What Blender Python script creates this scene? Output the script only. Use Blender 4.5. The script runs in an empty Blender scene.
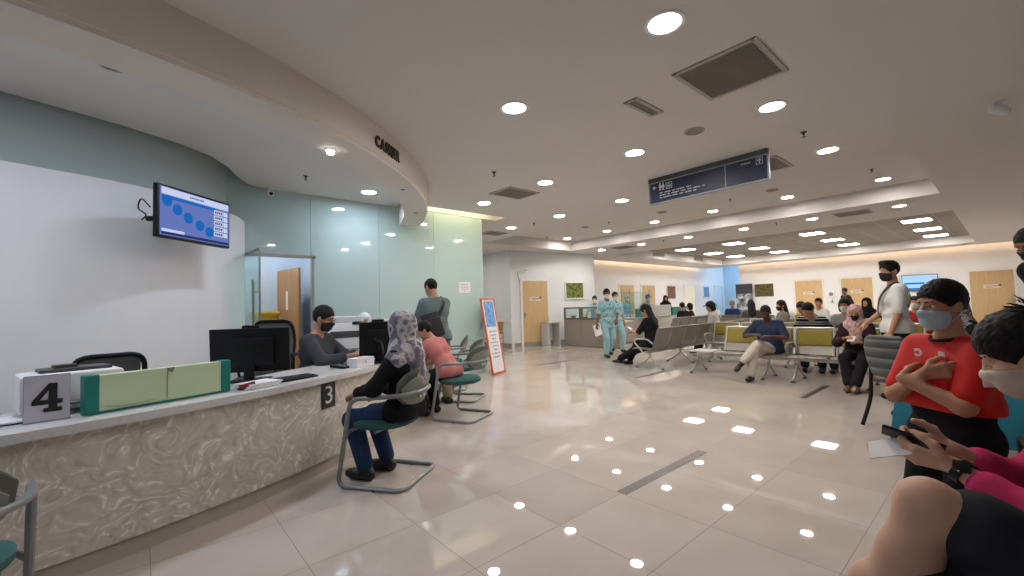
import bpy, bmesh, math, random
import numpy as np
from mathutils import Matrix, Vector
random.seed(7)
SC = bpy.context.scene
COL = SC.collection
PI = math.pi

# ------------------------------------------------------------------ camera
YAW, PITCH, ROLL, FOC = math.radians(49.1865), math.radians(2.5698), math.radians(-1.6854), 429.76
_f = Vector((math.cos(YAW)*math.cos(PITCH), math.sin(YAW)*math.cos(PITCH), math.sin(PITCH)))
_r = Vector((math.sin(YAW), -math.cos(YAW), 0)); _u = _r.cross(_f)
_r2 = _r*math.cos(ROLL)+_u*math.sin(ROLL); _u2 = -_r*math.sin(ROLL)+_u*math.cos(ROLL)
cam_data = bpy.data.cameras.new('camera'); cam = bpy.data.objects.new('camera', cam_data); COL.objects.link(cam)
cam_data.sensor_width = 36; cam_data.sensor_fit = 'HORIZONTAL'; cam_data.lens = 36*FOC/1024; cam_data.clip_start = .05
cam.matrix_world = Matrix(((_r2.x, _u2.x, -_f.x, 0), (_r2.y, _u2.y, -_f.y, 0), (_r2.z, _u2.z, -_f.z, 1.27), (0, 0, 0, 1)))
SC.camera = cam

# ------------------------------------------------------------------ world, exposure, light levels
world = bpy.data.worlds.new('world'); SC.world = world; world.use_nodes = True
world.node_tree.nodes['Background'].inputs[0].default_value = (.8, .85, .95, 1)
world.node_tree.nodes['Background'].inputs[1].default_value = .25
SC.view_settings.view_transform = 'Standard'; SC.view_settings.look = 'None'
SC.view_settings.gamma = 1; SC.view_settings.use_curve_mapping = False
SC.view_settings.exposure = 0.90
SC.cycles.use_denoising = True
SC.cycles.max_bounces = 8; SC.cycles.diffuse_bounces = 5; SC.cycles.glossy_bounces = 4
SC.cycles.sample_clamp_indirect = 6
LAMP = 105.0      # downlight diffusers
PANEL = 24.0      # square troffers
COVE = 11.0       # cove strips

# ------------------------------------------------------------------ materials
def lin(c):
    return tuple(((v/255)/12.92 if v/255 <= .04045 else (((v/255)+.055)/1.055)**2.4) for v in c)
MATS = {}
def M(name, c=(200, 200, 200), rough=.5, metal=0., var=.05, scale=9., bump=0., spec=.5, emit=0., alpha=1., coat=0.):
    if name in MATS: return MATS[name]
    m = bpy.data.materials.new(name); m.use_nodes = True; nt = m.node_tree; b = nt.nodes['Principled BSDF']
    l = lin(c)
    b.inputs['Roughness'].default_value = rough; b.inputs['Metallic'].default_value = metal
    b.inputs['Specular IOR Level'].default_value = spec
    if coat: b.inputs['Coat Weight'].default_value = coat; b.inputs['Coat Roughness'].default_value = .05
    tc = nt.nodes.new('ShaderNodeTexCoord'); nz = nt.nodes.new('ShaderNodeTexNoise')
    nz.inputs['Scale'].default_value = scale; nz.inputs['Detail'].default_value = 3
    nt.links.new(tc.outputs['Object'], nz.inputs['Vector'])
    rp = nt.nodes.new('ShaderNodeValToRGB')
    rp.color_ramp.elements[0].position = .3; rp.color_ramp.elements[1].position = .7
    rp.color_ramp.elements[0].color = tuple(max(0, v*(1-var)) for v in l)+(1,)
    rp.color_ramp.elements[1].color = tuple(min(1, v*(1+var)) for v in l)+(1,)
    nt.links.new(nz.outputs['Fac'], rp.inputs['Fac']); nt.links.new(rp.outputs['Color'], b.inputs['Base Color'])
    if emit:
        b.inputs['Emission Strength'].default_value = emit; b.inputs['Emission Color'].default_value = l+(1,)
    if bump:
        bp = nt.nodes.new('ShaderNodeBump'); bp.inputs['Strength'].default_value = bump; bp.inputs['Distance'].default_value = .01
        nt.links.new(nz.outputs['Fac'], bp.inputs['Height']); nt.links.new(bp.outputs['Normal'], b.inputs['Normal'])
    if alpha < 1: b.inputs['Alpha'].default_value = alpha
    MATS[name] = m; return m
def node(nt, t, **kw):
    n = nt.nodes.new(t)
    for k, v in kw.items(): setattr(n, k, v)
    return n
def ramp(nt, fac, stops, interp='LINEAR'):
    r = nt.nodes.new('ShaderNodeValToRGB'); cr = r.color_ramp; cr.interpolation = interp
    while len(cr.elements) < len(stops): cr.elements.new(.5)
    for e, (p, c) in zip(cr.elements, stops): e.position = p; e.color = lin(c)+(1,)
    nt.links.new(fac, r.inputs['Fac']); return r.outputs['Color']
def base(name, rough=.5, spec=.5):
    m = bpy.data.materials.new(name); m.use_nodes = True; nt = m.node_tree; b = nt.nodes['Principled BSDF']
    b.inputs['Roughness'].default_value = rough; b.inputs['Specular IOR Level'].default_value = spec
    tc = nt.nodes.new('ShaderNodeTexCoord'); MATS[name] = m
    return m, nt, b, tc.outputs['Object']
def cloth_pattern(name, stops, scale=14, rough=.85, kind='noise', distort=0.):
    if name in MATS: return MATS[name]
    m, nt, b, co = base(name, rough, .2)
    if kind == 'noise':
        n = node(nt, 'ShaderNodeTexNoise'); n.inputs['Scale'].default_value = scale; n.inputs['Detail'].default_value = 2.5
        n.inputs['Distortion'].default_value = distort; nt.links.new(co, n.inputs['Vector']); f = n.outputs['Fac']
    elif kind == 'voronoi':
        n = node(nt, 'ShaderNodeTexVoronoi'); n.inputs['Scale'].default_value = scale; nt.links.new(co, n.inputs['Vector'])
        n2 = node(nt, 'ShaderNodeTexNoise'); n2.inputs['Scale'].default_value = scale*1.4; nt.links.new(co, n2.inputs['Vector'])
        a = node(nt, 'ShaderNodeMath', operation='MULTIPLY_ADD'); a.inputs[1].default_value = .55; nt.links.new(n.outputs['Distance'], a.inputs[0])
        mm = node(nt, 'ShaderNodeMath', operation='MULTIPLY'); mm.inputs[1].default_value = .75; nt.links.new(n2.outputs['Fac'], mm.inputs[0])
        nt.links.new(mm.outputs[0], a.inputs[2]); f = a.outputs[0]
    else:
        n = node(nt, 'ShaderNodeTexWave'); n.bands_direction = kind.upper(); n.inputs['Scale'].default_value = scale
        n.inputs['Distortion'].default_value = distort; nt.links.new(co, n.inputs['Vector']); f = n.outputs['Fac']
    nt.links.new(ramp(nt, f, stops, 'CONSTANT' if kind in ('x', 'y', 'z') else 'LINEAR'), b.inputs['Base Color'])
    return m

def floor_mat():
    m, nt, b, co = base('polished_tile', .07, .5)
    sep = node(nt, 'ShaderNodeSeparateXYZ'); nt.links.new(co, sep.inputs[0])
    def cell(out, off):
        a = node(nt, 'ShaderNodeMath', operation='ADD'); a.inputs[1].default_value = off; nt.links.new(out, a.inputs[0])
        d = node(nt, 'ShaderNodeMath', operation='DIVIDE'); d.inputs[1].default_value = .6; nt.links.new(a.outputs[0], d.inputs[0])
        fr = node(nt, 'ShaderNodeMath', operation='FRACT'); nt.links.new(d.outputs[0], fr.inputs[0])
        fl = node(nt, 'ShaderNodeMath', operation='FLOOR'); nt.links.new(d.outputs[0], fl.inputs[0])
        s = node(nt, 'ShaderNodeMath', operation='SUBTRACT'); s.inputs[1].default_value = .5; nt.links.new(fr.outputs[0], s.inputs[0])
        ab = node(nt, 'ShaderNodeMath', operation='ABSOLUTE'); nt.links.new(s.outputs[0], ab.inputs[0])
        g = node(nt, 'ShaderNodeMath', operation='GREATER_THAN'); g.inputs[1].default_value = .4965; nt.links.new(ab.outputs[0], g.inputs[0])
        return fl.outputs[0], g.outputs[0]
    fx, gx = cell(sep.outputs[0], 6-1.245); fy, gy = cell(sep.outputs[1], 6-1.778)
    cb = node(nt, 'ShaderNodeCombineXYZ'); nt.links.new(fx, cb.inputs[0]); nt.links.new(fy, cb.inputs[1])
    wn = node(nt, 'ShaderNodeTexWhiteNoise'); nt.links.new(cb.outputs[0], wn.inputs['Vector'])
    nz = node(nt, 'ShaderNodeTexNoise'); nz.inputs['Scale'].default_value = 1.6; nz.inputs['Detail'].default_value = 5; nt.links.new(co, nz.inputs['Vector'])
    a = node(nt, 'ShaderNodeMath', operation='MULTIPLY_ADD'); a.inputs[1].default_value = .22; nt.links.new(wn.outputs['Value'], a.inputs[0])
    n2 = node(nt, 'ShaderNodeMath', operation='MULTIPLY'); n2.inputs[1].default_value = .8; nt.links.new(nz.outputs['Fac'], n2.inputs[0]); nt.links.new(n2.outputs[0], a.inputs[2])
    c1 = ramp(nt, a.outputs[0], [(.25, (174, 163, 154)), (.5, (185, 175, 166)), (.8, (195, 185, 177))])
    mx = node(nt, 'ShaderNodeMath', operation='MAXIMUM'); nt.links.new(gx, mx.inputs[0]); nt.links.new(gy, mx.inputs[1])
    mix = node(nt, 'ShaderNodeMix', data_type='RGBA'); nt.links.new(mx.outputs[0], mix.inputs['Factor']); nt.links.new(c1, mix.inputs['A'])
    mix.inputs['B'].default_value = lin((128, 116, 106))+(1,)
    nt.links.new(mix.outputs['Result'], b.inputs['Base Color'])
    rr = node(nt, 'ShaderNodeMath', operation='MULTIPLY_ADD'); rr.inputs[1].default_value = .5; rr.inputs[2].default_value = .022
    nt.links.new(mx.outputs[0], rr.inputs[0]); nt.links.new(rr.outputs[0], b.inputs['Roughness'])
    return m
def stone_mat():
    m, nt, b, co = base('swirled_stone', .3, .4)
    n0 = node(nt, 'ShaderNodeTexNoise'); n0.inputs['Scale'].default_value = 2.4; n0.inputs['Detail'].default_value = 2; nt.links.new(co, n0.inputs['Vector'])
    sc = node(nt, 'ShaderNodeVectorMath', operation='SCALE'); sc.inputs['Scale'].default_value = .9; nt.links.new(n0.outputs['Color'], sc.inputs[0])
    ad = node(nt, 'ShaderNodeVectorMath', operation='ADD'); nt.links.new(co, ad.inputs[0]); nt.links.new(sc.outputs[0], ad.inputs[1])
    w = node(nt, 'ShaderNodeTexNoise'); w.inputs['Scale'].default_value = 6.6; w.inputs['Detail'].default_value = 5; w.inputs['Roughness'].default_value = .52
    w.inputs['Distortion'].default_value = 2.6; nt.links.new(ad.outputs[0], w.inputs['Vector'])
    c = ramp(nt, w.outputs['Fac'], [(.3, (184, 176, 163)), (.45, (202, 194, 181)), (.56, (210, 203, 191)), (.61, (222, 216, 206)), (.66, (246, 243, 237)), (.71, (216, 210, 199))])
    nt.links.new(c, b.inputs['Base Color']); return m
def wood_mat(name, c1, c2):
    m, nt, b, co = base(name, .45, .4)
    mp = node(nt, 'ShaderNodeMapping'); mp.inputs['Scale'].default_value = (9, 9, .8); nt.links.new(co, mp.inputs[0])
    w = node(nt, 'ShaderNodeTexNoise'); w.inputs['Scale'].default_value = 3; w.inputs['Detail'].default_value = 4; nt.links.new(mp.outputs[0], w.inputs['Vector'])
    nt.links.new(ramp(nt, w.outputs['Fac'], [(.3, c1), (.7, c2)]), b.inputs['Base Color']); return m
def tile_ceiling_mat():
    m, nt, b, co = base('acoustic_tile', .9, .1)
    br = node(nt, 'ShaderNodeTexBrick'); br.offset = 0; br.inputs['Scale'].default_value = 1; br.inputs['Mortar Size'].default_value = .012
    br.inputs['Brick Width'].default_value = .6; br.inputs['Row Height'].default_value = .6
    br.inputs['Color1'].default_value = lin((150, 146, 138))+(1,); br.inputs['Color2'].default_value = lin((142, 138, 130))+(1,)
    br.inputs['Mortar'].default_value = lin((172, 169, 162))+(1,)
    nt.links.new(co, br.inputs['Vector']); nt.links.new(br.outputs['Color'], b.inputs['Base Color']); return m
def glass_wall_mat():
    m, nt, b, co = base('back_painted_glass', .04, .6)
    n = node(nt, 'ShaderNodeTexNoise'); n.inputs['Scale'].default_value = .7; nt.links.new(co, n.inputs['Vector'])
    nt.links.new(ramp(nt, n.outputs['Fac'], [(.3, (172, 194, 190)), (.7, (180, 200, 196))]), b.inputs['Base Color'])
    return m
def clear_glass_mat():
    m = bpy.data.materials.new('clear_glass'); m.use_nodes = True; nt = m.node_tree
    for n in list(nt.nodes): nt.nodes.remove(n)
    o = node(nt, 'ShaderNodeOutputMaterial'); mx = node(nt, 'ShaderNodeMixShader'); t = node(nt, 'ShaderNodeBsdfTransparent'); g = node(nt, 'ShaderNodeBsdfGlossy')
    t.inputs[0].default_value = (.82, .92, .90, 1); g.inputs['Roughness'].default_value = .03
    lw = node(nt, 'ShaderNodeLayerWeight'); lw.inputs[0].default_value = .5; pw = node(nt, 'ShaderNodeMath', operation='POWER'); pw.inputs[1].default_value = 4; nt.links.new(lw.outputs['Facing'], pw.inputs[0])
    fr = node(nt, 'ShaderNodeMath', operation='MULTIPLY_ADD'); fr.inputs[1].default_value = .6; fr.inputs[2].default_value = .05; nt.links.new(pw.outputs[0], fr.inputs[0])
    nt.links.new(fr.outputs[0], mx.inputs[0]); nt.links.new(t.outputs[0], mx.inputs[1]); nt.links.new(g.outputs[0], mx.inputs[2]); nt.links.new(mx.outputs[0], o.inputs[0])
    MATS['clear_glass'] = m; return m
def lamp_mat(name, c, s):
    m = bpy.data.materials.new(name); m.use_nodes = True; nt = m.node_tree
    for n in list(nt.nodes): nt.nodes.remove(n)
    o = node(nt, 'ShaderNodeOutputMaterial'); e = node(nt, 'ShaderNodeEmission'); e.inputs[0].default_value = lin(c)+(1,); e.inputs[1].default_value = s
    nt.links.new(e.outputs[0], o.inputs[0]); MATS[name] = m; return m
FLOOR = floor_mat(); STONE = stone_mat(); TILE = tile_ceiling_mat(); GLASSW = glass_wall_mat(); GLASS = clear_glass_mat()
BEECH = wood_mat('beech_door', (192, 160, 116), (204, 173, 129)); OAK = wood_mat('oak_door', (150, 112, 70), (170, 130, 86))
LAMPM = lamp_mat('downlight_diffuser', (255, 247, 240), LAMP); PANELM = lamp_mat('troffer_diffuser', (255, 251, 245), PANEL); COVEM = lamp_mat('cove_led', (255, 214, 170), COVE)
COOLM = lamp_mat('bay_diffuser', (226, 236, 255), LAMP*.95); WARMM = lamp_mat('glass_cove_led', (255, 240, 200), 9)
WHITE = M('white_paint', (226, 226, 226), .65, var=.015, scale=2); CEIL = M('ceiling_paint', (212, 208, 204), .85, var=.015, scale=1.5)
GREYW = M('grey_green_paint', (172, 184, 183), .7, var=.02, scale=2); TRIMM = M('trim_white', (222, 220, 216), .5, var=.02)
BULK = M('bulkhead_paint', (218, 211, 203), .75, var=.015, scale=1.5)
SKIRT = M('skirting_grey', (150, 143, 132), .5); BLUELIT = M('blue_lit_wall', (188, 216, 236), .6, var=.02)  # blue wall colour carries the blue light of the corner
STEEL = M('brushed_steel', (170, 168, 164), .32, 1.0, .05, 30); CHROME = M('chrome', (205, 205, 208), .18, 1.0, .03)
ALU = M('aluminium_trim', (150, 150, 146), .4, .8); BLACK = M('black_plastic', (13, 13, 14), .45, var=.1, spec=.3); DKGREY = M('dark_grey_plastic', (62, 63, 64), .45)
WPLAS = M('white_plastic', (228, 228, 228), .35, var=.02); QUARTZ = M('quartz_top', (214, 212, 210), .2, var=.05, scale=40)
# ------------------------------------------------------------------ mesh building
def tag(o, label=None, cat=None, group=None, kind=None):
    if label: o['label'] = label
    if cat: o['category'] = cat
    if group: o['group'] = group
    if kind: o['kind'] = kind
    return o
def empty(name, loc=(0, 0, 0), rz=0., label=None, cat=None, group=None):
    o = bpy.data.objects.new(name, None); COL.objects.link(o); o.location = loc; o.rotation_euler = (0, 0, rz)
    o.empty_display_size = .1
    return tag(o, label, cat, group)
def link_mesh(name, verts, faces, mats, parent=None, mi=None, smooth=True, angle=40):
    me = bpy.data.meshes.new(name); me.from_pydata([tuple(map(float, v)) for v in verts], [], faces); me.update()
    if not isinstance(mats, (list, tuple)): mats = [mats]
    for m in mats: me.materials.append(m)
    if mi is not None: me.polygons.foreach_set('material_index', np.array(mi, dtype=np.int32))
    if smooth:
        me.polygons.foreach_set('use_smooth', np.ones(len(me.polygons), dtype=bool))
        if angle: me.set_sharp_from_angle(angle=math.radians(angle))
    o = bpy.data.objects.new(name, me); COL.objects.link(o)
    if parent: o.parent = parent
    return o
class MB:
    def __init__(s): s.v = []; s.f = []; s.m = []
    def add(s, v, f, m=0):
        b = len(s.v); s.v += [tuple(p) for p in v]; s.f += [tuple(b+i for i in q) for q in f]; s.m += [m]*len(f); return s
    def box(s, c, d, rot=None, m=0, bev=0.):
        bm = bmesh.new(); bmesh.ops.create_cube(bm, size=1)
        for v in bm.verts: v.co = Vector((v.co.x*d[0], v.co.y*d[1], v.co.z*d[2]))
        if bev: bmesh.ops.bevel(bm, geom=bm.edges[:], offset=min(bev, .45*min(d)), segments=2, affect='EDGES', profile=.6)
        R = rot if rot is not None else Matrix.Identity(3)
        bm.verts.ensure_lookup_table()
        V = [R @ v.co + Vector(c) for v in bm.verts]; F = [[v.index for v in f.verts] for f in bm.faces]; bm.free()
        return s.add(V, F, m)
    def tube(s, pts, r, n=8, closed=False, m=0, cap=True):
        P = [Vector(p) for p in pts]; k = len(P); rr = r if isinstance(r, (list, tuple)) else [r]*k
        T = []
        for i in range(k):
            a = P[(i-1) % k] if (closed or i > 0) else P[i]; b = P[(i+1) % k] if (closed or i < k-1) else P[i]
            T.append((b-a).normalized())
        up = Vector((0, 0, 1)) if abs(T[0].z) < .9 else Vector((1, 0, 0)); N = (up-T[0]*up.dot(T[0])).normalized()
        V = []; F = []
        for i in range(k):
            N = (N-T[i]*N.dot(T[i])).normalized(); B = T[i].cross(N)
            for j in range(n):
                a = 2*PI*j/n; V.append(P[i]+(N*math.cos(a)+B*math.sin(a))*rr[i])
        for i in range(k if closed else k-1):
            for j in range(n):
                i2 = (i+1) % k; F.append((i*n+j, i*n+(j+1) % n, i2*n+(j+1) % n, i2*n+j))
        if cap and not closed: F.append(tuple(range(n))[::-1]); F.append(tuple((k-1)*n+j for j in range(n)))
        return s.add(V, F, m)
    def lathe(s, prof, c=(0, 0, 0), n=24, m=0, rot=None, cap=True):
        V = []; F = []; R = rot if rot is not None else Matrix.Identity(3)
        for (r, z) in prof:
            for j in range(n):
                a = 2*PI*j/n; V.append(R @ Vector((r*math.cos(a), r*math.sin(a), z))+Vector(c))
        for i in range(len(prof)-1):
            for j in range(n): F.append((i*n+j, i*n+(j+1) % n, (i+1)*n+(j+1) % n, (i+1)*n+j))
        if cap: F.append(tuple(range(n))[::-1]); F.append(tuple((len(prof)-1)*n+j for j in range(n)))
        return s.add(V, F, m)
    def prism(s, poly, z0, z1, m=0, fr=None):
        n = len(poly); f = fr or (lambda x, y, z: (x, y, z))
        V = [f(x, y, z0) for x, y in poly]+[f(x, y, z1) for x, y in poly]
        F = [tuple(range(n))[::-1], tuple(range(n, 2*n))]+[(i, (i+1) % n, n+(i+1) % n, n+i) for i in range(n)]
        return s.add(V, F, m)
    def strip(s, A, B, m=0):
        n = len(A); return s.add(list(A)+list(B), [(i, i+1, n+i+1, n+i) for i in range(n-1)], m)
    def slab(s, pr, thick, m=0, x0=-.25, x1=.25):
        # profile in (y,z) swept along x, with thickness along the profile normal
        k = len(pr); P = [Vector((0, y, z)) for y, z in pr]; O = []
        for i in range(k):
            t = (P[min(i+1, k-1)]-P[max(i-1, 0)]).normalized(); O.append(Vector((0, -t.z, t.y))*thick)
        V = []; F = []
        for x in (x0, x1):
            for i in range(k): V.append(P[i]+Vector((x, 0, 0)))
            for i in range(k): V.append(P[i]+O[i]+Vector((x, 0, 0)))
        for i in range(k-1):
            F += [(i, i+1, 2*k+i+1, 2*k+i), (k+i, 3*k+i, 3*k+i+1, k+i+1), (i, k+i, k+i+1, i+1), (2*k+i, 2*k+i+1, 3*k+i+1, 3*k+i)]
        F += [(0, 2*k, 3*k, k), (k-1, 2*k-1, 4*k-1, 3*k-1)]
        return s.add(V, F, m)
    def build(s, name, mats, parent=None, smooth=True, angle=35):
        o = link_mesh(name, s.v, s.f, mats, parent, s.m, smooth, angle)
        bm = bmesh.new(); bm.from_mesh(o.data); bmesh.ops.recalc_face_normals(bm, faces=bm.faces[:]); bm.to_mesh(o.data); bm.free()
        return o
def rot_z(a): return Matrix.Rotation(a, 3, 'Z')
def rot_x(a): return Matrix.Rotation(a, 3, 'X')
def rot_y(a): return Matrix.Rotation(a, 3, 'Y')
def smooth_path(P, n=6):
    P = [Vector(p) for p in P]; out = []
    for i in range(len(P)-1):
        a, b, c, d = P[max(i-1, 0)], P[i], P[i+1], P[min(i+2, len(P)-1)]
        for k in range(n):
            t = k/n; out.append(.5*((2*b)+(c-a)*t+(2*a-5*b+4*c-d)*t*t+(3*b-a-3*c+d)*t**3))
    out.append(P[-1]); return out
def round_corners(P, r=.06, n=5):
    P = [Vector(p) for p in P]; out = [P[0]]
    for i in range(1, len(P)-1):
        a = P[i-1]-P[i]; b = P[i+1]-P[i]; q = min(r, a.length*.49, b.length*.49); s0 = P[i]+a.normalized()*q; s1 = P[i]+b.normalized()*q
        for k in range(n+1):
            t = k/n; out.append(s0*(1-t)**2+P[i]*2*t*(1-t)+s1*t*t)
    out.append(P[-1]); return out
def copy_tree(o, loc, rz, parent=None):
    c = o.copy(); COL.objects.link(c); c.location = loc; c.rotation_euler = (0, 0, rz)
    def rec(src, dst):
        for ch in src.children:
            k = ch.copy(); COL.objects.link(k); k.parent = dst; rec(ch, k)
    rec(o, c); return c
def text_mesh(body, size=1., bold=0., extrude=.002, res=3):
    cu = bpy.data.curves.new('txt', 'FONT'); cu.body = body; cu.size = size; cu.offset = bold; cu.extrude = extrude; cu.resolution_u = res
    cu.align_x = 'CENTER'; cu.align_y = 'CENTER'
    o = bpy.data.objects.new('txt', cu); COL.objects.link(o); dg = bpy.context.evaluated_depsgraph_get(); me = o.evaluated_get(dg).to_mesh()
    V = [v.co.copy() for v in me.vertices]; F = [tuple(p.vertices) for p in me.polygons]
    o.evaluated_get(dg).to_mesh_clear(); bpy.data.objects.remove(o); bpy.data.curves.remove(cu); return V, F
def struct(o, label=None, cat=None): return tag(o, label, cat, kind='structure')
HM, H1 = 3.059, 3.352
CX, CY = -1.517, 8.217
def arc(r, a, z=0): return (CX+r*math.cos(math.radians(a)), CY+r*math.sin(math.radians(a)), z)

# ------------------------------------------------------------------ floor, ceiling, walls
XR, YL, XL0, YB = 23.5, 11.1, -4.2, -3.6
b = MB(); b.box(((XL0+27)/2, (YB+13)/2, -.05), (27-XL0, 13-YB, .1)); struct(b.build('floor', FLOOR, smooth=False))
def rects(mb, X0, X1, Y0, Y1, holes, z, m=0, extra=()):
    xs = sorted({X0, X1, *[h[i] for h in holes for i in (0, 1)], *[e for e in extra]}); ys = sorted({Y0, Y1, *[h[i] for h in holes for i in (2, 3)]})
    xs = [x for x in xs if X0 <= x <= X1]; ys = [y for y in ys if Y0 <= y <= Y1]
    for i in range(len(xs)-1):
        for j in range(len(ys)-1):
            cx, cy = (xs[i]+xs[i+1])/2, (ys[j]+ys[j+1])/2
            if any(h[0] < cx < h[1] and h[2] < cy < h[3] for h in holes): continue
            mb.add([(xs[i], ys[j], z), (xs[i+1], ys[j], z), (xs[i+1], ys[j+1], z), (xs[i], ys[j+1], z)], [(0, 1, 2, 3)], m)
T1 = (7.1, 10.66, .72, 9.32); T2 = (13.1, 22.0, .71, 9.35); G0 = (3.75, 5.5, 6.5, 6.83); SF = (XL0, 1.25, 4.2, 6.84)
CR, CLY = 23.08, 10.75
holes = [T1, T2, G0, SF, (12.2, 23.1, CLY, 13.0), (XL0, 5.16, 6.84, 13.0)]
b = MB(); rects(b, XL0, CR, YB, 12.9, holes, HM)
for (x0, x1, y0, y1) in (T1, T2):      # recess sides
    for A, B in (((x0, y0), (x1, y0)), ((x1, y0), (x1, y1)), ((x1, y1), (x0, y1)), ((x0, y1), (x0, y0))):
        b.add([(*A, HM), (*B, HM), (*B, H1), (*A, H1)], [(0, 1, 2, 3)])
b.add([(T1[0], T1[2], H1), (T1[1], T1[2], H1), (T1[1], T1[3], H1), (T1[0], T1[3], H1)], [(0, 1, 2, 3)])
b.add([(T2[0], T2[2], H1), (T2[1], T2[2], H1), (T2[1], T2[3], H1), (T2[0], T2[3], H1)], [(0, 1, 2, 3)], 1)
# ceiling edge over the staff side and the raised slot behind it
soff = [(XL0, 4.45), (-2.2, 4.72), (-.84, 5.02), (-.53, 5.14), (-.16, 5.28), (.29, 5.52), (.58, 5.76), (.78, 6.08), (.93, 6.45), (1.08, 6.72), (1.25, 6.84)]
b.strip([(x, 4.2, HM) for x, y in soff], [(x, y, HM) for x, y in soff])
b.strip([(x, y, HM) for x, y in soff], [(x, y, 3.4) for x, y in soff])
b.add([(XL0, 4.2, 3.4), (1.3, 4.2, 3.4), (1.3, 6.9, 3.4), (XL0, 6.9, 3.4)], [(0, 1, 2, 3)])
# slots for the wall washers
def slot(x0, x1, y0, y1, top):
    for A, B in (((x0, y0), (x1, y0)), ((x1, y0), (x1, y1)), ((x1, y1), (x0, y1)), ((x0, y1), (x0, y0))):
        b.add([(*A, HM), (*B, HM), (*B, top), (*A, top)], [(0, 1, 2, 3)])
    b.add([(x0, y0, top), (x1, y0, top), (x1, y1, top), (x0, y1, top)], [(0, 1, 2, 3)])
slot(*G0, 3.3)
b.add([(12.15, CLY, HM), (23.08, CLY, HM), (23.08, CLY, 3.14), (12.15, CLY, 3.14)], [(0, 1, 2, 3)])
b.add([(CR, CLY, HM), (CR, YB, HM), (CR, YB, 3.14), (CR, CLY, 3.14)], [(0, 1, 2, 3)])
b.add([(12.1, 10.3, 3.42), (27, 10.3, 3.42), (27, 13, 3.42), (12.1, 13, 3.42)], [(0, 1, 2, 3)])
b.add([(22.6, YB, 3.42), (27, YB, 3.42), (27, 10.3, 3.42), (22.6, 10.3, 3.42)], [(0, 1, 2, 3)])
b.add([(XL0, 6.84, HM), (5.16, 6.84, HM), (5.16, 10.5, HM), (XL0, 10.5, HM)], [(0, 1, 2, 3)])
b.add([(5.16, 6.83, HM), (5.16, 13, HM), (5.16, 13, 3.4), (5.16, 6.83, 3.4)], [(0, 1, 2, 3)])
struct(b.build('ceiling', [CEIL, TILE], smooth=False))
# curved bulkhead over the cashier counter
R0, R1, ZB = 5.413, 5.06, 2.727
AA = [-112+i*2 for i in range(0, 43)]+[-27, -25, -23, -21, -19, -17]
AA = [a for a in AA if a <= -15.2]
b = MB(); n = len(AA)
prof = [(R0, HM+.01), (R0, ZB+.035), (R0-.012, ZB+.03), (R0-.012, ZB), (R1, ZB), (R1, HM+.01)]
rings = [[arc(r, a, z) for a in AA] for r, z in prof]
for i in range(len(prof)-1): b.strip(rings[i], rings[i+1])
b.add([q[-1] for q in rings], [tuple(range(len(prof)))]); b.add([q[0] for q in rings], [tuple(range(len(prof)))])
bulk = struct(b.build('ceiling_bulkhead', BULK, angle=30))
# bronze letters standing on the bulkhead fascia
b = MB()
GL = [text_mesh(ch, .15, .0035, .008) for ch in 'CASHIER']
WD = [max(v.x for v in V)-min(v.x for v in V) for V, F in GL]; GAP = .016; ks = (.50-GAP*6)/sum(WD); run = 0
for (V, F), w, ch in zip(GL, WD, 'CASHIER'):
    x0 = min(v.x for v in V); V = [Vector(((v.x-x0)*ks-w*ks/2, v.y, v.z)) for v in V]
    if ch in 'HIR':      # slab serifs
        for sx in ((-w*ks/2+.008, w*ks/2-.008) if ch == 'H' else ((0,) if ch == 'I' else (-w*ks/2+.008,))):
            for sy in (-.048, .048):
                bb = MB().box((sx, sy, 0), (.026, .009, .016)); F = F+[tuple(len(V)+i for i in f) for f in bb.f]; V = V+[Vector(p) for p in bb.v]
    a = -54.2+math.degrees((run+w*ks/2)/R0); run += w*ks+GAP
    rr = math.radians(a); o = Vector(arc(R0+.012, a, 2.874)); tx = Vector((-math.sin(rr), math.cos(rr), 0)); nr = Vector((math.cos(rr), math.sin(rr), 0))
    b.add([o+tx*v.x+Vector((0, 0, v.y))+nr*v.z for v in V], F)
tag(b.build('cashier_lettering', M('bronze_letters', (78, 66, 52), .45, .5), smooth=False), 'bronze capital letters reading CASHIER on the curved white bulkhead', 'sign')

# white curved wall of the cashier bay, the grey-green wall above it
wp = smooth_path([(-4.2, 4.15, 0), (-2.2, 4.52, 0), (-.82, 4.95, 0), (-.12, 5.2, 0), (.4, 5.56, 0), (.84, 6.14, 0), (1.02, 6.55, 0), (1.06, 6.83, 0)], 8)
b = MB(); b.strip([(p.x, p.y, 0) for p in wp], [(p.x, p.y, 2.5) for p in wp]); b.strip([(p.x, p.y, 2.5) for p in wp], [(p.x-.2, p.y+.26, 2.5) for p in wp])
struct(b.build('wall_left', WHITE, angle=60))
b = MB(); b.strip([(p.x-.18, p.y+.22, 2.45) for p in wp[:-2]], [(p.x-.18, p.y+.22, 3.4) for p in wp[:-2]]); struct(b.build('wall_left_upper', GREYW, angle=60))
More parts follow.
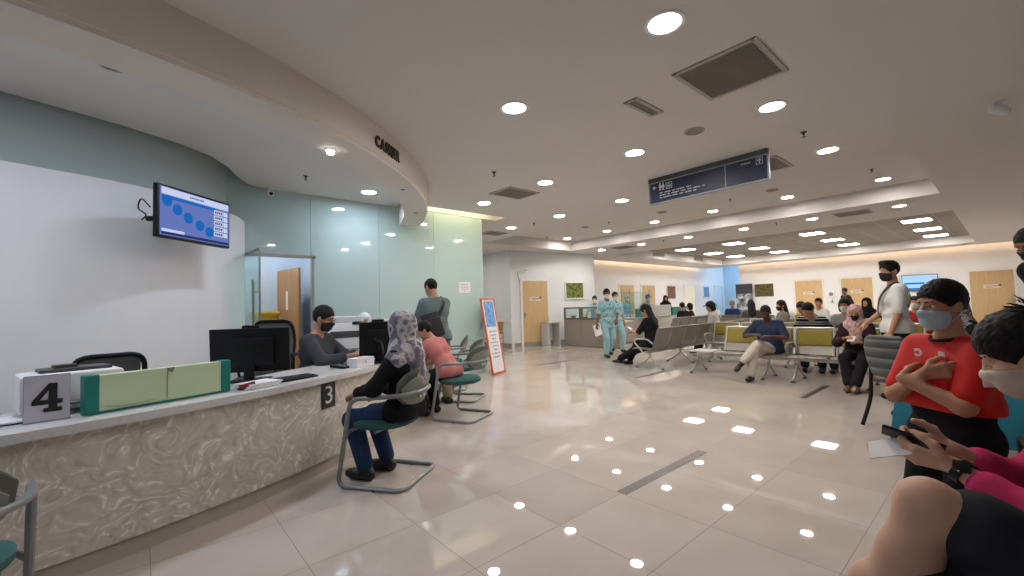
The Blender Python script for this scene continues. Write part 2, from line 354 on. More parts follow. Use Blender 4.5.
# back painted glass wall with its door opening (x .95-1.93, z 0-2.12)
GY = 6.84
b = MB()
def pane(x0, x1, z0, z1): b.box(((x0+x1)/2, GY+.03, (z0+z1)/2), (x1-x0-.004, .05, z1-z0), bev=.0015)
pane(.6, 1.93, 2.13, 3.38); pane(1.93, 3.0, 0, HM); pane(3.0, 4.05, 0, HM+.2); pane(4.05, 5.16, 0, HM+.2)
struct(b.build('wall_glass', GLASSW, smooth=False))
b = MB(); b.box((5.14, 9.0, 1.53), (.05, 4.3, HM)); struct(b.build('wall_glass_return', GLASSW, smooth=False))
b = MB(); b.box((1.5, GY-.005, 2.11), (.98, .07, .04)); b.box((1.945, GY-.005, 1.06), (.035, .07, 2.12)); b.box((1.03, GY-.005, 1.06), (.03, .07, 2.12)); struct(b.build('trim_1', ALU, smooth=False))
# room behind the open door
b = MB(); b.box((0.6, 8.6, 1.5), (6.5, .08, 3.1)); b.box((2.3, 7.75, 1.5), (.06, 1.7, 3.1)); b.box((-.3, 7.8, 1.5), (.06, 1.8, 3.1)); struct(b.build('wall_back_office', M('office_wall', (190, 212, 236), .6, var=.02)))
# angled white wall with the near door, left of the nurse station
A0 = Vector((8.86, 10.23, 0)); B0 = Vector((12.15, 9.59, 0)); du = (B0-A0).normalized(); dn = Vector((du.y, -du.x, 0))
b = MB(); mid = (A0+B0)/2-dn*.06; L = (B0-A0).length; RW = Matrix(((du.x, dn.x, 0), (du.y, dn.y, 0), (0, 0, 1)))
WALLD = M('wall_grey_white', (214, 216, 218), .6, var=.015, scale=2)
b.box((mid.x, mid.y, 1.55), (L, .12, 3.1), RW); b.box((8.8, 11.6, 1.55), (.12, 2.8, 3.1)); b.box((12.09, 10.7, 1.7), (.12, 2.1, 3.4))
struct(b.build('wall_clinic', WALLD, smooth=False))
b = MB(); b.box((7.0, 12.9, 1.55), (4.0, .1, 3.2)); struct(b.build('wall_corridor', WHITE, smooth=False))
def onwall(s, out=0., z=0.): p = A0+du*s+dn*out; return Vector((p.x, p.y, z))
b = MB(); q = onwall(-.01, .012, .06); b.box(onwall(1.66, .012, .07), (L, .02, .14), RW); b.box((8.73, 11.55, .07), (.02, 2.7, .14)); struct(b.build('baseboard_clinic', SKIRT, smooth=False))
b = MB(); b.box((8.72, 11.5, .86), (.03, 2.6, .13)); struct(b.build('trim_2', TRIMM, smooth=False))
# far walls
b = MB(); b.box((19.15, YL+.06, 1.72), (14.2, .12, 3.44)); struct(b.build('wall_back', WHITE, smooth=False))
b = MB(); b.box((XR+.06, (9.15+YB)/2, 1.72), (.12, 9.15-YB, 3.44)); struct(b.build('wall_right', WHITE, smooth=False))
b = MB(); b.box((26.3, 10.2, 1.72), (.12, 4.5, 3.44)); b.box((25, 9.1, 1.72), (2.7, .1, 3.44)); struct(b.build('wall_blue', BLUELIT, smooth=False))
b = MB(); b.box(((XL0+27)/2, YB-.06, 1.7), (27-XL0, .12, 3.4)); struct(b.build('wall_behind', WHITE, smooth=False))
b = MB(); b.box((XL0-.06, 2, 1.7), (.12, 12, 3.4)); struct(b.build('wall_side', WHITE, smooth=False))
# cove strips
b = MB(); b.box((17.6, CLY-.06, 3.16), (10.8, .05, .03)); struct(b.build('trim_3', COVEM, smooth=False), 'warm light strip hidden in the back cove')
b = MB(); b.box((CR-.06, (9.3+YB)/2, 3.16), (.05, 9.3-YB-.4, .03)); struct(b.build('trim_4', COVEM, smooth=False), 'warm light strip hidden in the cove above the door wall')
b = MB(); b.box((4.55, 6.56, 3.2), (1.4, .04, .03)); struct(b.build('trim_5', WARMM, smooth=False), 'yellow light strip above the glass wall')
b = MB(); b.box((25.0, 9.3, 3.3), (2.2, .06, .03)); struct(b.build('trim_11', lamp_mat('added_blue_led', (205, 230, 255), 24), smooth=False), 'added blue light strip brightening the corner corridor')  # added strip makes the corner's blue glow; its real source is unknown
# dark inlay strips in the floor
SLATE = M('slate_strip', (74, 70, 67), .3, var=.1)
for i, (x0, x1, y) in enumerate([(2.457, 3.62, 1.778), (6.42, 7.58, 1.81), (6.45, 7.6, 4.27), (6.45, 7.65, 6.75), (8.4, 9.54, 8.0)]):
    b = MB(); b.box(((x0+x1)/2, y, .0012), (x1-x0, .075, .0024))
    if i == 0: b.box((x1-.08, y, .0015), (.16, .076, .003), m=1)
    struct(b.build('trim_%d' % (6+i), [SLATE, M('dark_slate', (44, 42, 41), .3)], smooth=False), 'dark inlay strip set flush in the beige floor')
# ------------------------------------------------------------------ ceiling fixtures
ORD = ['first', 'second', 'third', 'fourth', 'fifth', 'sixth', 'seventh', 'eighth']
def downlight(proto, x, y, z, label, group=None, lm=None):
    if proto is None:
        t = empty('downlight', (x, y, z))
        MB().lathe([(.098, -.001), (.125, -.001), (.128, -.006), (.122, -.012), (.100, -.010), (.098, -.004)], n=28, cap=False).build('trim_ring', WPLAS, t)
        MB().lathe([(.0, -.003), (.099, -.003), (.099, -.0032), (0, -.0032)], n=28).build('diffuser', lm or LAMPM, t, smooth=False)
    else: t = copy_tree(proto, (x, y, z), 0)
    return tag(t, label, 'ceiling light', group)
YS = [1.35, 2.815, 4.3, 5.77, 7.24, 8.7]
p0 = None
rows = [(2.52, YS[:2], HM, 'row by the big grille'), (4.41, YS[:4], HM, 'row before the hanging sign'),
        (6.28, YS[:5], HM, 'row behind the hanging sign'), (9.97, [1.37, 2.87, 4.38, 5.87, 7.36, 8.86], H1, 'row inside the plain tray'),
        (11.4, [1.35, 2.82, 4.27, 5.71, 7.18, 8.66], HM, 'row between the two trays')]
for X, ys, z, d in rows:
    for i, y in enumerate(ys):
        t = downlight(p0, X, y, z, 'round lit downlight, %s from the right, %s' % (ORD[i], d), 'round downlights in the hall ceiling'); p0 = p0 or t
q0 = downlight(None, 2.57, 6.19, HM, 'round lit downlight over the staff side inside the curved bulkhead', 'downlights of the cashier bay', COOLM)
downlight(q0, -1.9, 1.0, HM, 'added unseen downlight near the counter end', 'downlights of the cashier bay')  # invented lamp, kept out of view beyond the counter
for k, a in enumerate((-96, -76, -56)):
    q = arc(4.78, a); downlight(q0, q[0], q[1], HM, 'added unseen downlight tucked behind the curved bulkhead, %s along it' % ORD[k], 'downlights of the cashier bay')  # added lamps, hidden by the bulkhead, to brighten the white bay wall
downlight(p0, 6.3, 9.0, HM, 'added unseen downlight at the mouth of the corridor beyond the glass wall'); downlight(p0, 7.3, 11.0, HM, 'added unseen downlight deep in the corridor beyond the glass wall')  # both added out of sight to brighten the wall left of the near door
downlight(p0, .6, 7.9, HM-.01, 'added second unseen downlight in the office behind the open door')  # extra unseen lamp added to brighten the office
downlight(p0, 1.35, 7.6, HM-.01, 'round lit downlight in the office behind the open door')
pp = None
for i, X in enumerate((16.3, 18.75, 21.05)):
    for j, Y in enumerate((1.6, 4.06, 6.48, 8.3)):
        if pp is None:
            t = empty('ceiling_panel_light', (X, Y, H1))
            bb = MB()
            for sx, sy, wx, wy in ((0, .305, .64, .03), (0, -.305, .64, .03), (.305, 0, .03, .58), (-.305, 0, .03, .58)): bb.box((sx, sy, -.008), (wx, wy, .016))
            bb.build('frame', WPLAS, t, smooth=False); MB().box((0, 0, -.006), (.58, .58, .006)).build('diffuser', PANELM, t, smooth=False); pp = t
        else: t = copy_tree(pp, (X, Y, H1), 0)
        tag(t, 'square lit ceiling panel, %s from the right in the %s row of the tiled tray' % (ORD[j], ['front', 'middle', 'back'][i]), 'ceiling light', 'square panels in the tiled ceiling tray')
GRM = M('grille_grey', (140, 135, 127), .8); GRF = M('grille_frame', (176, 170, 162), .6)
def grille(x, y, sx, sy, z, label, slats=18, rz=0., vertical=False):
    t = empty('air_grille', (x, y, z), rz, label, 'air grille', 'air grilles of the ceiling')
    R = rot_x(PI/2) if vertical else None
    bb = MB(); w = .035
    for a, c in (((0, sy/2, -.006), (sx+2*w, w, .014)), ((0, -sy/2, -.006), (sx+2*w, w, .014)), ((sx/2+w/2, 0, -.006), (w, sy, .014)), ((-sx/2-w/2, 0, -.006), (w, sy, .014))):
        bb.box(R @ Vector(a) if R else a, c, R)
    bb.build('frame', GRF, t, smooth=False)
    bb = MB().box((R @ Vector((0, 0, .0)) if R else (0, 0, -.001)), (sx, sy, .003), R); st = sy/slats
    for k in range(slats):
        c = Vector((0, -sy/2+st*(k+.5), -.006)); bb.box(R @ c if R else c, (sx, st*.5, .006), R)
    bb.build('louvre', GRM, t, smooth=False); return t
grille(3.475, 1.34, .6, .58, HM, 'large framed grey air grille in the ceiling in front of the blue sign', 46)
grille(3.46, 2.09, .38, .1, HM, 'small slot air grille beside the large framed grille', 4)
grille(6.28, 1.95, .6, .26, HM, 'grey air grille just behind the end of the blue sign', 10)
grille(4.42, 4.99, .56, .46, HM, 'grey square air grille in the ceiling over the middle of the floor', 18)
grille(6.4, 8.0, .5, .42, HM, 'grey air grille in the ceiling beyond the glass wall', 14)
grille(11.45, 2.1, .5, .58, HM, 'wide grey air grille between the two ceiling trays', 16)
grille(11.5, 7.9, .5, .58, HM, 'dark air grille in the strip near the clinic wall', 16)
grille(16.08, 9.33, .8, .14, 3.24, 'dark grille in the side of the tiled tray above the station counter', 4, vertical=True)
grille(19.5, 9.33, .8, .14, 3.24, 'dark grille in the side of the tiled tray near the blue corner', 4, vertical=True)
def ceiling_disc(name, x, y, z, r, label, cat, m):
    t = empty(name, (x, y, z), 0, label, cat)
    MB().lathe([(r*1.0, 0), (r*1.04, -.006), (r*.98, -.014), (r*.86, -.012), (r*.86, -.004)], n=24, cap=False).build('rim', GRF, t)
    MB().lathe([(0, -.008), (r*.5, -.009), (r*.86, -.006), (r*.86, -.003), (0, -.003)], n=24).build('mesh_cover', m, t)
ceiling_disc('ceiling_speaker', 4.37, 2.07, HM, .1, 'round grey ceiling speaker between grille and sign', 'speaker', GRM)
ceiling_disc('ceiling_speaker', 9.03, 5.12, H1, .11, 'round ceiling speaker beyond the near end of the sign', 'speaker', GRM)
ceiling_disc('ceiling_speaker', 9.06, 2.85, H1, .11, 'round ceiling speaker below the far end of the sign', 'speaker', GRM)
ceiling_disc('ceiling_speaker', 8.95, 7.3, H1, .11, 'round ceiling speaker above the angled clinic wall', 'speaker', GRM)
ceiling_disc('recessed_spotlight', -.17, 4.05, HM, .078, 'small unlit recessed spotlight over the staff side', 'ceiling light', DKGREY)
def sprinkler(x, y, z, label):
    t = empty('sprinkler', (x, y, z), 0, label, 'sprinkler', 'fire sprinklers')
    MB().lathe([(.032, 0), (.03, -.006), (.012, -.008), (.011, -.03), (.006, -.035)], n=12).build('body', M('sprinkler_metal', (70, 66, 60), .4, .6), t)
    MB().lathe([(.003, -.05), (.022, -.052), (.022, -.055), (.003, -.056)], n=12).tube([(.009, 0, -.03), (.01, 0, -.052)], .002, 5).tube([(-.009, 0, -.03), (-.01, 0, -.052)], .002, 5).build('deflector', M('sprinkler_metal'), t)
for x, y, z, l in [(3.51, 4.36, HM, 'small dark sprinkler above the square grille'), (5.38, 1.36, HM, 'small dark sprinkler by the end of the blue sign'), (9.02, 1.37, H1, 'small dark sprinkler near the tray end'),
                   (9.11, 3.64, H1, 'small dark sprinkler under the middle of the sign'), (11.24, 3.49, HM, 'small dark sprinkler between the ceiling trays'), (6.36, 6.58, HM, 'small dark sprinkler over the far floor'),
                   (9.23, 9.0, H1, 'small dark sprinkler near the clinic wall'), (8.94, 6.53, H1, 'small dark sprinkler in the plain tray'), (1.61, 5.91, HM, 'small dark sprinkler over the staff side'), (11.3, 6.4, HM, 'small dark sprinkler before the tiled tray')]:
    sprinkler(x, y, z, l)
def dome_cam(x, y, z, rz, label, bullet=True):
    t = empty('security_camera', (x, y, z), rz, label, 'security camera')
    MB().lathe([(.05, 0), (.05, -.012), (.02, -.022), (.016, -.05)], n=18).build('mount', WPLAS, t)
    MB().lathe([(0, -.085), (.034, -.08), (.04, -.05), (.04, .03), (.034, .055), (0, .058)], (0, 0, -.075), 18, rot=rot_x(PI/2+.35)).build('housing', WPLAS, t)
    MB().lathe([(0, .062), (.024, .062), (.026, .052), (0, .05)], (0, -.0, -.075), 16, rot=rot_x(PI/2+.35)).build('lens', BLACK, t)
dome_cam(6.1, -.03, HM, math.radians(35), 'small white security camera on the ceiling at the far right of the hall'); dome_cam(1.37, 6.75, HM, 0, 'small white security camera above the glass wall door')
# little spotlight under the bulkhead
t = empty('adjustable_spotlight', (1.27, 3.90, ZB), 0, 'small lit adjustable spotlight under the curved bulkhead', 'ceiling light')
MB().lathe([(.045, 0), (.045, -.008), (.036, -.012), (.034, -.004)], n=20, cap=False).build('ring', WPLAS, t)
MB().lathe([(.034, -.004), (.03, -.04), (.0, -.042)], n=18).build('lamp', lamp_mat('spot_lamp', (255, 250, 240), 6), t)
for k, a in enumerate((-42, -28)):
    q = arc(5.24, a, ZB); t = empty('recessed_spotlight', q, 0, ['unlit recessed spotlight in the bulkhead underside below the letters', 'unlit recessed spotlight near the bulkhead end'][k], 'ceiling light')
    MB().lathe([(.05, 0), (.05, -.006), (.038, -.008), (.036, -.002)], n=20, cap=False).build('ring', WPLAS, t); MB().lathe([(.036, -.002), (.02, -.003), (0, -.003)], n=18).build('lamp', DKGREY, t)
# hanging direction sign
t = empty('hanging_sign', (5.6, 2.565, HM), 0, 'long navy direction sign with white pictograms hanging from the ceiling', 'sign')
MB().box((0, 0, -.03), (.07, 1.57, .06), bev=.006).build('top_rail', M('sign_rail', (86, 92, 90), .4, .5), t, smooth=False)
bb = MB()
for c, d in (((0, .78, -.215), (.05, .02, .31)), ((0, -.78, -.215), (.05, .02, .31)), ((0, 0, -.365), (.05, 1.58, .02)), ((0, 0, -.068), (.05, 1.58, .016))): bb.box(c, d, bev=.004)
bb.build('frame', M('sign_frame', (150, 160, 174), .55, .1), t, smooth=False)
MB().box((0, 0, -.215), (.03, 1.545, .285)).build('panel', M('navy_panel', (32, 40, 70), .45, var=.03), t, smooth=False)
SW = M('sign_white', (214, 218, 226), .5, var=.01)
bb = MB(); xf = -.0165
def sgn(y, z, w, h, rz=0.): bb.box((xf, y, z), (.002, w, h), rot_x(rz) if rz else None)
def ypx(px): return .76-(px-80)/(820-80)*1.52
# arrow pointing towards the clinics
ya, za = .70, -.135
sgn(ya-.005, za, .05, .012); sgn(ya+.012, za+.011, .035, .011, -.7); sgn(ya+.012, za-.011, .035, .011, .7)
bb.build('arrow_pictogram', SW, t, smooth=False); bb = MB()
for yy, sk in ((.61, 0), (.565, 1)):      # man and woman
    bb.lathe([(0, -.001), (.0105, -.001), (.0105, .001), (0, .001)], (xf, yy, -.095), 12, rot=rot_y(PI/2))
    if sk: bb.prism([(-.012, .03), (.012, .03), (.026, -.015), (-.026, -.015)], -.001, .001, fr=lambda x, y, z: (xf+z, yy+x, -.14+y))
    else: sgn(yy, -.133, .034, .048)
    sgn(yy-.008, -.172, .009, .04); sgn(yy+.008, -.172, .009, .04)
bb.build('toilet_pictogram', SW, t, smooth=False); bb = MB()
yc = .475
for c, d in (((yc, -.105), (.085, .007)), ((yc, -.185), (.085, .007)), ((yc-.042, -.145), (.007, .085)), ((yc+.042, -.145), (.007, .085))): sgn(c[0], c[1], d[0], d[1])
sgn(yc, -.157, .05, .014); sgn(yc-.018, -.142, .008, .02); sgn(yc+.018, -.142, .008, .02)
bb.lathe([(0, -.001), (.008, -.001), (.008, .001), (0, .001)], (xf, yc, -.125), 12, rot=rot_y(PI/2))
bb.build('baby_room_pictogram', SW, t, smooth=False); bb = MB()
for r, (y0, z) in enumerate(((.62, -.228), (.62, -.262), (.62, -.296))):      # lines of fine print
    y = y0; k = 0
    while y > y0-(.46, .64, .5)[r]:
        w = (.06, .10, .045, .12, .08)[(k+r) % 5]; n = int(w/.014)
        for q in range(n): sgn(y-q*.014, z+(.001 if q % 2 else 0), .009, .016 if q % 3 else .012)
        y -= w+.018; k += 1
bb.build('fine_print', SW, t, smooth=False); bb = MB()
sgn(-.29, -.215, .005, .27); bb.build('divider_line', SW, t, smooth=False); bb = MB()
for q in range(7): sgn(-.49-q*.016, -.118, .010, .018)
bb.build('destination_print', SW, t, smooth=False); bb = MB()
ya = -.69
for c, d in (((ya, -.088), (.075, .006)), ((ya, -.162), (.075, .006)), ((ya-.036, -.125), (.006, .075)), ((ya+.036, -.125), (.006, .075))): sgn(c[0], c[1], d[0], d[1])
sgn(ya, -.132, .014, .044); sgn(ya+.012, -.114, .036, .011, -.75); sgn(ya-.012, -.114, .036, .011, .75)
bb.build('ahead_pictogram', SW, t, smooth=False)

# ------------------------------------------------------------------ doors, pictures and fittings on the walls
def frame_of(o, d, n):   # matrix whose x runs along the wall, y out of it
    m = Matrix.Identity(4)
    for i, v in enumerate((d, n, Vector((0, 0, 1)))):
        for k in range(3): m[k][i] = v[k]
    for k in range(3): m[k][3] = o[k]
    return m
dnum = [0]
def door(o, d, n, w=.95, h=2.1, mat=None, sign=True, handle=-1, open_light=False):
    dnum[0] += 1; t = empty('door_%d' % dnum[0]); t.matrix_world = frame_of(o, d, n); tag(t, kind='structure')
    bb = MB()
    for c, s in (((-w/2-.04, .012, h/2), (.08, .05, h)), ((w/2+.04, .012, h/2), (.08, .05, h)), ((0, .012, h+.035), (w+.16, .05, .07))): bb.box(c, s, bev=.004)
    bb.build('door_frame', TRIMM, t, smooth=False)
    MB().box((0, .006, h/2), (w, .03, h-.01), bev=.002).build('door_leaf', mat or BEECH, t, smooth=False)
    x = handle*(w/2-.07)
    MB().box((x, .026, 1.02), (.05, .012, .2), bev=.004).tube([(x, .03, 1.05), (x, .075, 1.05), (x-handle*.12, .075, 1.05)], .01, 8).build('door_handle', STEEL, t)
    if sign:
        MB().box((.0, .027, 1.52), (.42, .008, .13), bev=.003).build('door_sign', M('door_sign', (214, 206, 196), .5), t, smooth=False)
        bb = MB()
        for k in range(9): bb.box((-.13+k*.036, .032, 1.535), (.024, .003, .03))
        for k in range(6): bb.box((-.12+k*.03, .032, 1.485), (.02, .003, .02))
        bb.build('door_sign_print', M('sign_ink', (120, 84, 78), .6), t, smooth=False)
        MB().lathe([(0, -.002), (.04, -.002), (.04, .003), (0, .003)], (.2, .034, 1.56), 14, rot=rot_x(PI/2)).build('door_sign_badge', M('sign_red', (150, 60, 56), .5), t)
    return t
NB = Vector((0, -1, 0)); NX = Vector((-1, 0, 0)); DX = Vector((1, 0, 0)); DY = Vector((0, -1, 0))
sD = (Vector((9.66, 10.07, 0))-A0).dot(du)
door(onwall(sD), du, dn, .95, 2.1)
door(Vector((16.28, YL, 0)), DX, NB, 1.05, 2.1, sign=False); door(Vector((18.0, YL, 0)), DX, NB, 1.1, 2.1)
door(Vector((22.0, YL, 0)), DX, NB, 1.1, 2.12, M('lit_doorway', (246, 240, 214), .5), sign=False)  # cream leaf colour stands in for light from an open doorway
door(Vector((25.4, YL, 0)), DX, NB, .85, 2.12, M('pale_door', (214, 226, 238), .5), sign=False)
for y in (6.12, 4.34, .43): door(Vector((XR, y, 0)), DY, NX, 1.08, 2.1, handle=1 if y < 1 else -1)
def picture(o, d, n, w, h, mat, label, fr=TRIMM, cat='picture'):
    t = empty('framed_picture'); t.matrix_world = frame_of(o, d, n); tag(t, label, cat)
    bb = MB(); k = .045
    for c, s in (((-w/2+k/2, .02, 0), (k, .04, h)), ((w/2-k/2, .02, 0), (k, .04, h)), ((0, .02, h/2-k/2), (w-2*k, .04, k)), ((0, .02, -h/2+k/2), (w-2*k, .04, k))): bb.box(c, s, bev=.006)
    bb.build('frame', fr, t, smooth=False); MB().box((0, .012, 0), (w-2*k, .014, h-2*k)).build('print', mat, t, smooth=False)
GREENP = cloth_pattern('meadow_print', [(.3, (62, 74, 30)), (.45, (88, 104, 46)), (.55, (122, 134, 70)), (.7, (70, 84, 38))], 7, .5)
FOLP = cloth_pattern('autumn_print', [(.3, (52, 54, 34)), (.5, (92, 86, 50)), (.62, (112, 86, 58)), (.75, (66, 66, 40))], 8, .5)
picture(onwall((Vector((11.25, 9.77, 0))-A0).dot(du), 0, 1.78), du, dn, .82, .6, GREENP, 'green meadow picture in a white frame beside the near door')
picture(Vector((20.1, YL, 1.78)), DX, NB, .9, .7, M('brown_print', (118, 78, 46), .5, var=.3), 'small brown picture on the back wall between doors')
picture(Vector((23.9, YL, 1.8)), DX, NB, .75, .65, M('blue_print', (96, 140, 176), .5, var=.2), 'small blue picture on the back wall by the blue corner')
picture(Vector((XR, 8.0, 1.75)), DY, NX, .95, .72, FOLP, 'green and brown picture in a pale frame on the door wall')
# roll-up banner by the blue corner
t = empty('banner_stand', (23.2, 8.83, 0), 0, 'tall black and white banner standing by the blue corner', 'banner')
MB().box((0, 0, 1.1), (.012, .8, 2.0)).build('banner_sheet', cloth_pattern('banner_print', [(.35, (40, 42, 48)), (.5, (120, 124, 130)), (.62, (190, 192, 196))], 4, .6), t, smooth=False)
MB().box((-.008, 0, 1.86), (.01, .8, .5)).build('banner_header', M('banner_dark', (44, 46, 54), .6), t, smooth=False)
MB().box((0, 0, .05), (.2, .84, .09), bev=.02).build('base', ALU, t)
# wall fittings by the far doors
t = empty('soap_dispenser'); t.matrix_world = frame_of(Vector((XR, 5.25, 1.42)), DY, NX); tag(t, 'round pale dispenser on the wall between the two far doors', 'dispenser')
MB().box((0, .04, 0), (.26, .09, .32), bev=.05).build('housing', WPLAS, t); MB().lathe([(0, -.01), (.085, -.01), (.085, .01), (0, .01)], (0, .09, .02), 20, rot=rot_x(PI/2)).build('window', GRM, t)
t = empty('hand_sanitiser'); t.matrix_world = frame_of(Vector((XR, 5.22, 1.12)), DY, NX); tag(t, 'small green capped bottle holder low on the wall between the far doors', 'dispenser')
MB().box((0, .03, 0), (.2, .07, .16), bev=.02).build('holder', WPLAS, t); MB().lathe([(.03, -.06), (.034, -.02), (.03, .03), (.012, .05), (.01, .09)], (0, .06, 0), 14).build('bottle', M('green_bottle', (96, 140, 96), .4), t)
t = empty('wall_bracket'); t.matrix_world = frame_of(onwall(.34, 0, 2.28), du, dn); tag(t, 'thin grey metal bracket on the wall above the near door', 'bracket')
MB().tube(round_corners([(-.18, .03, .1), (.14, .03, .16), (.14, .12, .16)], .03), .008, 6).tube([(-.18, .03, .04), (.14, .03, .1)], .008, 6).build('rods', STEEL, t)
MB().tube(round_corners([(-.16, .03, .1), (-.13, .02, -.1), (-.04, .02, -.34)], .05), .009, 6).build('cable', M('cable_grey', (150, 150, 150), .5), t)
# paper notices on the glass wall
def notice(x, z, w, h, label, lines=4):
    t = empty('paper_notice', (x, GY-.003, z), 0, label, 'notice')
    MB().box((0, 0, 0), (w, .004, h)).build('sheet', M('paper', (226, 224, 226), .7, var=.01), t, smooth=False)
    bb = MB()
    for k in range(lines):
        for q in range(5): bb.box((-w*.3+q*w*.13+(k % 2)*.01, -.0028, h*.25-k*h*.15), (w*.09, .001, h*.05))
    bb.lathe([(0, -.0005), (.012, -.0005), (.012, .0005), (0, .0005)], (0, -.003, -h*.36), 10, rot=rot_x(PI/2))
    bb.build('print', M('notice_ink', (150, 120, 128), .7), t, smooth=False)
notice(4.70, 1.68, .27, .21, 'white printed notice taped on the glass wall')
# television screens
def tv(loc, rz, w, h, label, kind):
    t = empty('television', loc, rz, label, 'television')
    MB().box((0, .03, 0), (w, .05, h), bev=.008).box((0, .07, -.02), (w*.6, .06, h*.6), bev=.02).build('housing', BLACK, t)
    s = MB().box((0, .003, 0), (w-.035, .004, h-.045)).build('screen', lamp_mat('screen_'+kind, (104, 122, 190) if kind == 'queue' else (150, 200, 236), .5 if kind == 'queue' else .7), t, smooth=False)
    E1 = lamp_mat('px_blue_'+kind, (30, 104, 190), .5); E2 = lamp_mat('px_white_'+kind, (196, 204, 232), .55); E3 = lamp_mat('px_navy_'+kind, (46, 60, 120), .4)
    bb = MB()
    def r(x, z, ww, hh, m): bb.box((x*w, -.0005-.0004*m, z*h), (ww*w, .002, hh*h), m=m)
    if kind == 'queue':
        r(0, .38, .93, .13, 1); r(-.1, .27, .72, .055, 0); r(0, -.41, .93, .05, 2); r(-.32, -.36, .28, .06, 1)
        for x, z in ((-.4, .2), (-.27, .07), (-.13, -.04), (.03, -.14), (.17, -.23)):
            bb.lathe([(0, -.001), (.062*w, -.001), (.062*w, .001), (0, .001)], (x*w, -.002, z*h), 20, rot=rot_x(PI/2))
        for k in range(5):
            r(.31, .22-k*.115, .14, .095, 1); r(.42, .22-k*.115, .06, .095, 1)
            for q in range(4): bb.box(((.265+q*.03)*w, -.0025, (.22-k*.115)*h), (.017*w, .002, .055*h), m=2)
        for q in range(9): bb.box(((-.1+q*.022)*w, -.0018, .38*h), (.014*w, .002, .035*h), m=0)
    else:
        r(0, .3, .93, .16, 1); r(-.15, -.05, .55, .1, 0); r(.1, -.25, .6, .08, 1); r(0, -.4, .93, .1, 0)
    bb.build('picture', [E1, E2, E3], s, smooth=False); return t
tvr = math.atan2(.57, .61)
t = tv((.40, 5.0, 2.20), tvr, .81, .47, 'wide flat screen showing blue queue numbers on the curved white wall', 'queue')
MB().box((-.15, .12, -.02), (.1, .1, .2), bev=.01).tube([(-.15, .1, -.02), (-.18, .34, -.02)], .025, 8).build('wall_bracket', BLACK, t)
MB().tube(smooth_path([(-.4, .08, .02), (-.46, .1, .08), (-.47, .12, 0), (-.43, .09, -.05), (-.46, .1, -.1)]), .006, 6).build('cable', BLACK, t)
tv((XR-.14, 2.33, 1.78), -PI/2, 1.05, .62, 'flat screen with a pale blue picture on the far door wall', 'news')

# open glass door leaf and the wooden door of the office behind it
t = empty('door_%d' % (dnum[0]+1), (1.05, GY-.03, 0), math.radians(-87)); tag(t, kind='structure')
MB().box((.42, 0, 1.04), (.84, .012, 2.06), bev=.003).build('glass_leaf', GLASS, t, smooth=False)
bb = MB()
for c, d in (((.42, 0, 2.085), (.84, .02, .03)), ((.42, 0, .04), (.84, .03, .08)), ((.835, 0, 1.05), (.014, .022, 2.1))): bb.box(c, d, bev=.004)
bb.build('leaf_frame', ALU, t, smooth=False); MB().tube([(.74, -.05, .7), (.74, -.05, 1.7)], .016, 10).tube([(.74, -.05, .85), (.74, 0, .85)], .01, 6).tube([(.74, -.05, 1.55), (.74, 0, 1.55)], .01, 6).build('door_handle', STEEL, t)
t = empty('door_%d' % (dnum[0]+2), (2.0, 7.75, 0), math.radians(100)); tag(t, kind='structure')
MB().box((.4, 0, 1.02), (.82, .04, 2.04), bev=.003).build('door_leaf', OAK, t, smooth=False)
MB().box((.42, .024, 1.5), (.07, .004, .32)).box((.42, -.024, 1.5), (.07, .004, .32)).build('door_notice', M('paper'), t, smooth=False)
MB().tube([(.72, -.05, 1.0), (.6, -.05, 1.0)], .011, 8).tube([(.72, .05, 1.0), (.6, .05, 1.0)], .011, 8).tube([(.72, -.05, 1.0), (.72, .05, 1.0)], .011, 8).build('door_handle', STEEL, t)
t = empty('storage_bin', (1.58, 8.25, 0), .3, 'yellow plastic bin in the office behind the open door', 'bin')
MB().box((0, 0, .63), (.34, .3, 1.26), bev=.04).build('body', M('yellow_plastic', (196, 160, 40), .5), t); MB().box((0, 0, 1.28), (.37, .33, .07), bev=.025).build('lid', M('yellow_plastic'), t)
# ------------------------------------------------------------------ cashier counter
def arcbox(mb, r0, r1, z0, z1, a0, a1, n=44, m=0):
    A = [a0+(a1-a0)*i/n for i in range(n+1)]
    q = [[arc(r, a, z) for a in A] for r, z in ((r0, z0), (r1, z0), (r1, z1), (r0, z1))]
    for i in range(4): mb.strip(q[i], q[(i+1) % 4], m)
    for k in (0, n): mb.add([w[k] for w in q], [(0, 1, 2, 3)], m)
    return mb
t = empty('cashier_counter', arc(5.28, -62), 0, 'long curved stone fronted cashier counter with a pale worktop', 'counter')
def sub(mb, o):   # move world-built geometry under a thing
    mb.v = [(x-o[0], y-o[1], z-o[2]) for x, y, z in mb.v]; return mb
o = arc(5.28, -62)
sub(arcbox(MB(), 5.24, 5.28, .095, .715, -104, -22), o).build('front_panel', STONE, t)
sub(arcbox(MB(), 5.2, 5.265, 0, .095, -104, -22), o).build('kickboard', M('kick_taupe', (184, 174, 160), .4), t)
sub(arcbox(MB(), 4.66, 5.33, .715, .76, -104, -22), o).build('worktop', QUARTZ, t)
sub(arcbox(MB(), 4.7, 4.74, .08, .715, -104, -22), o).build('back_panel', M('counter_back', (180, 178, 172), .6), t)
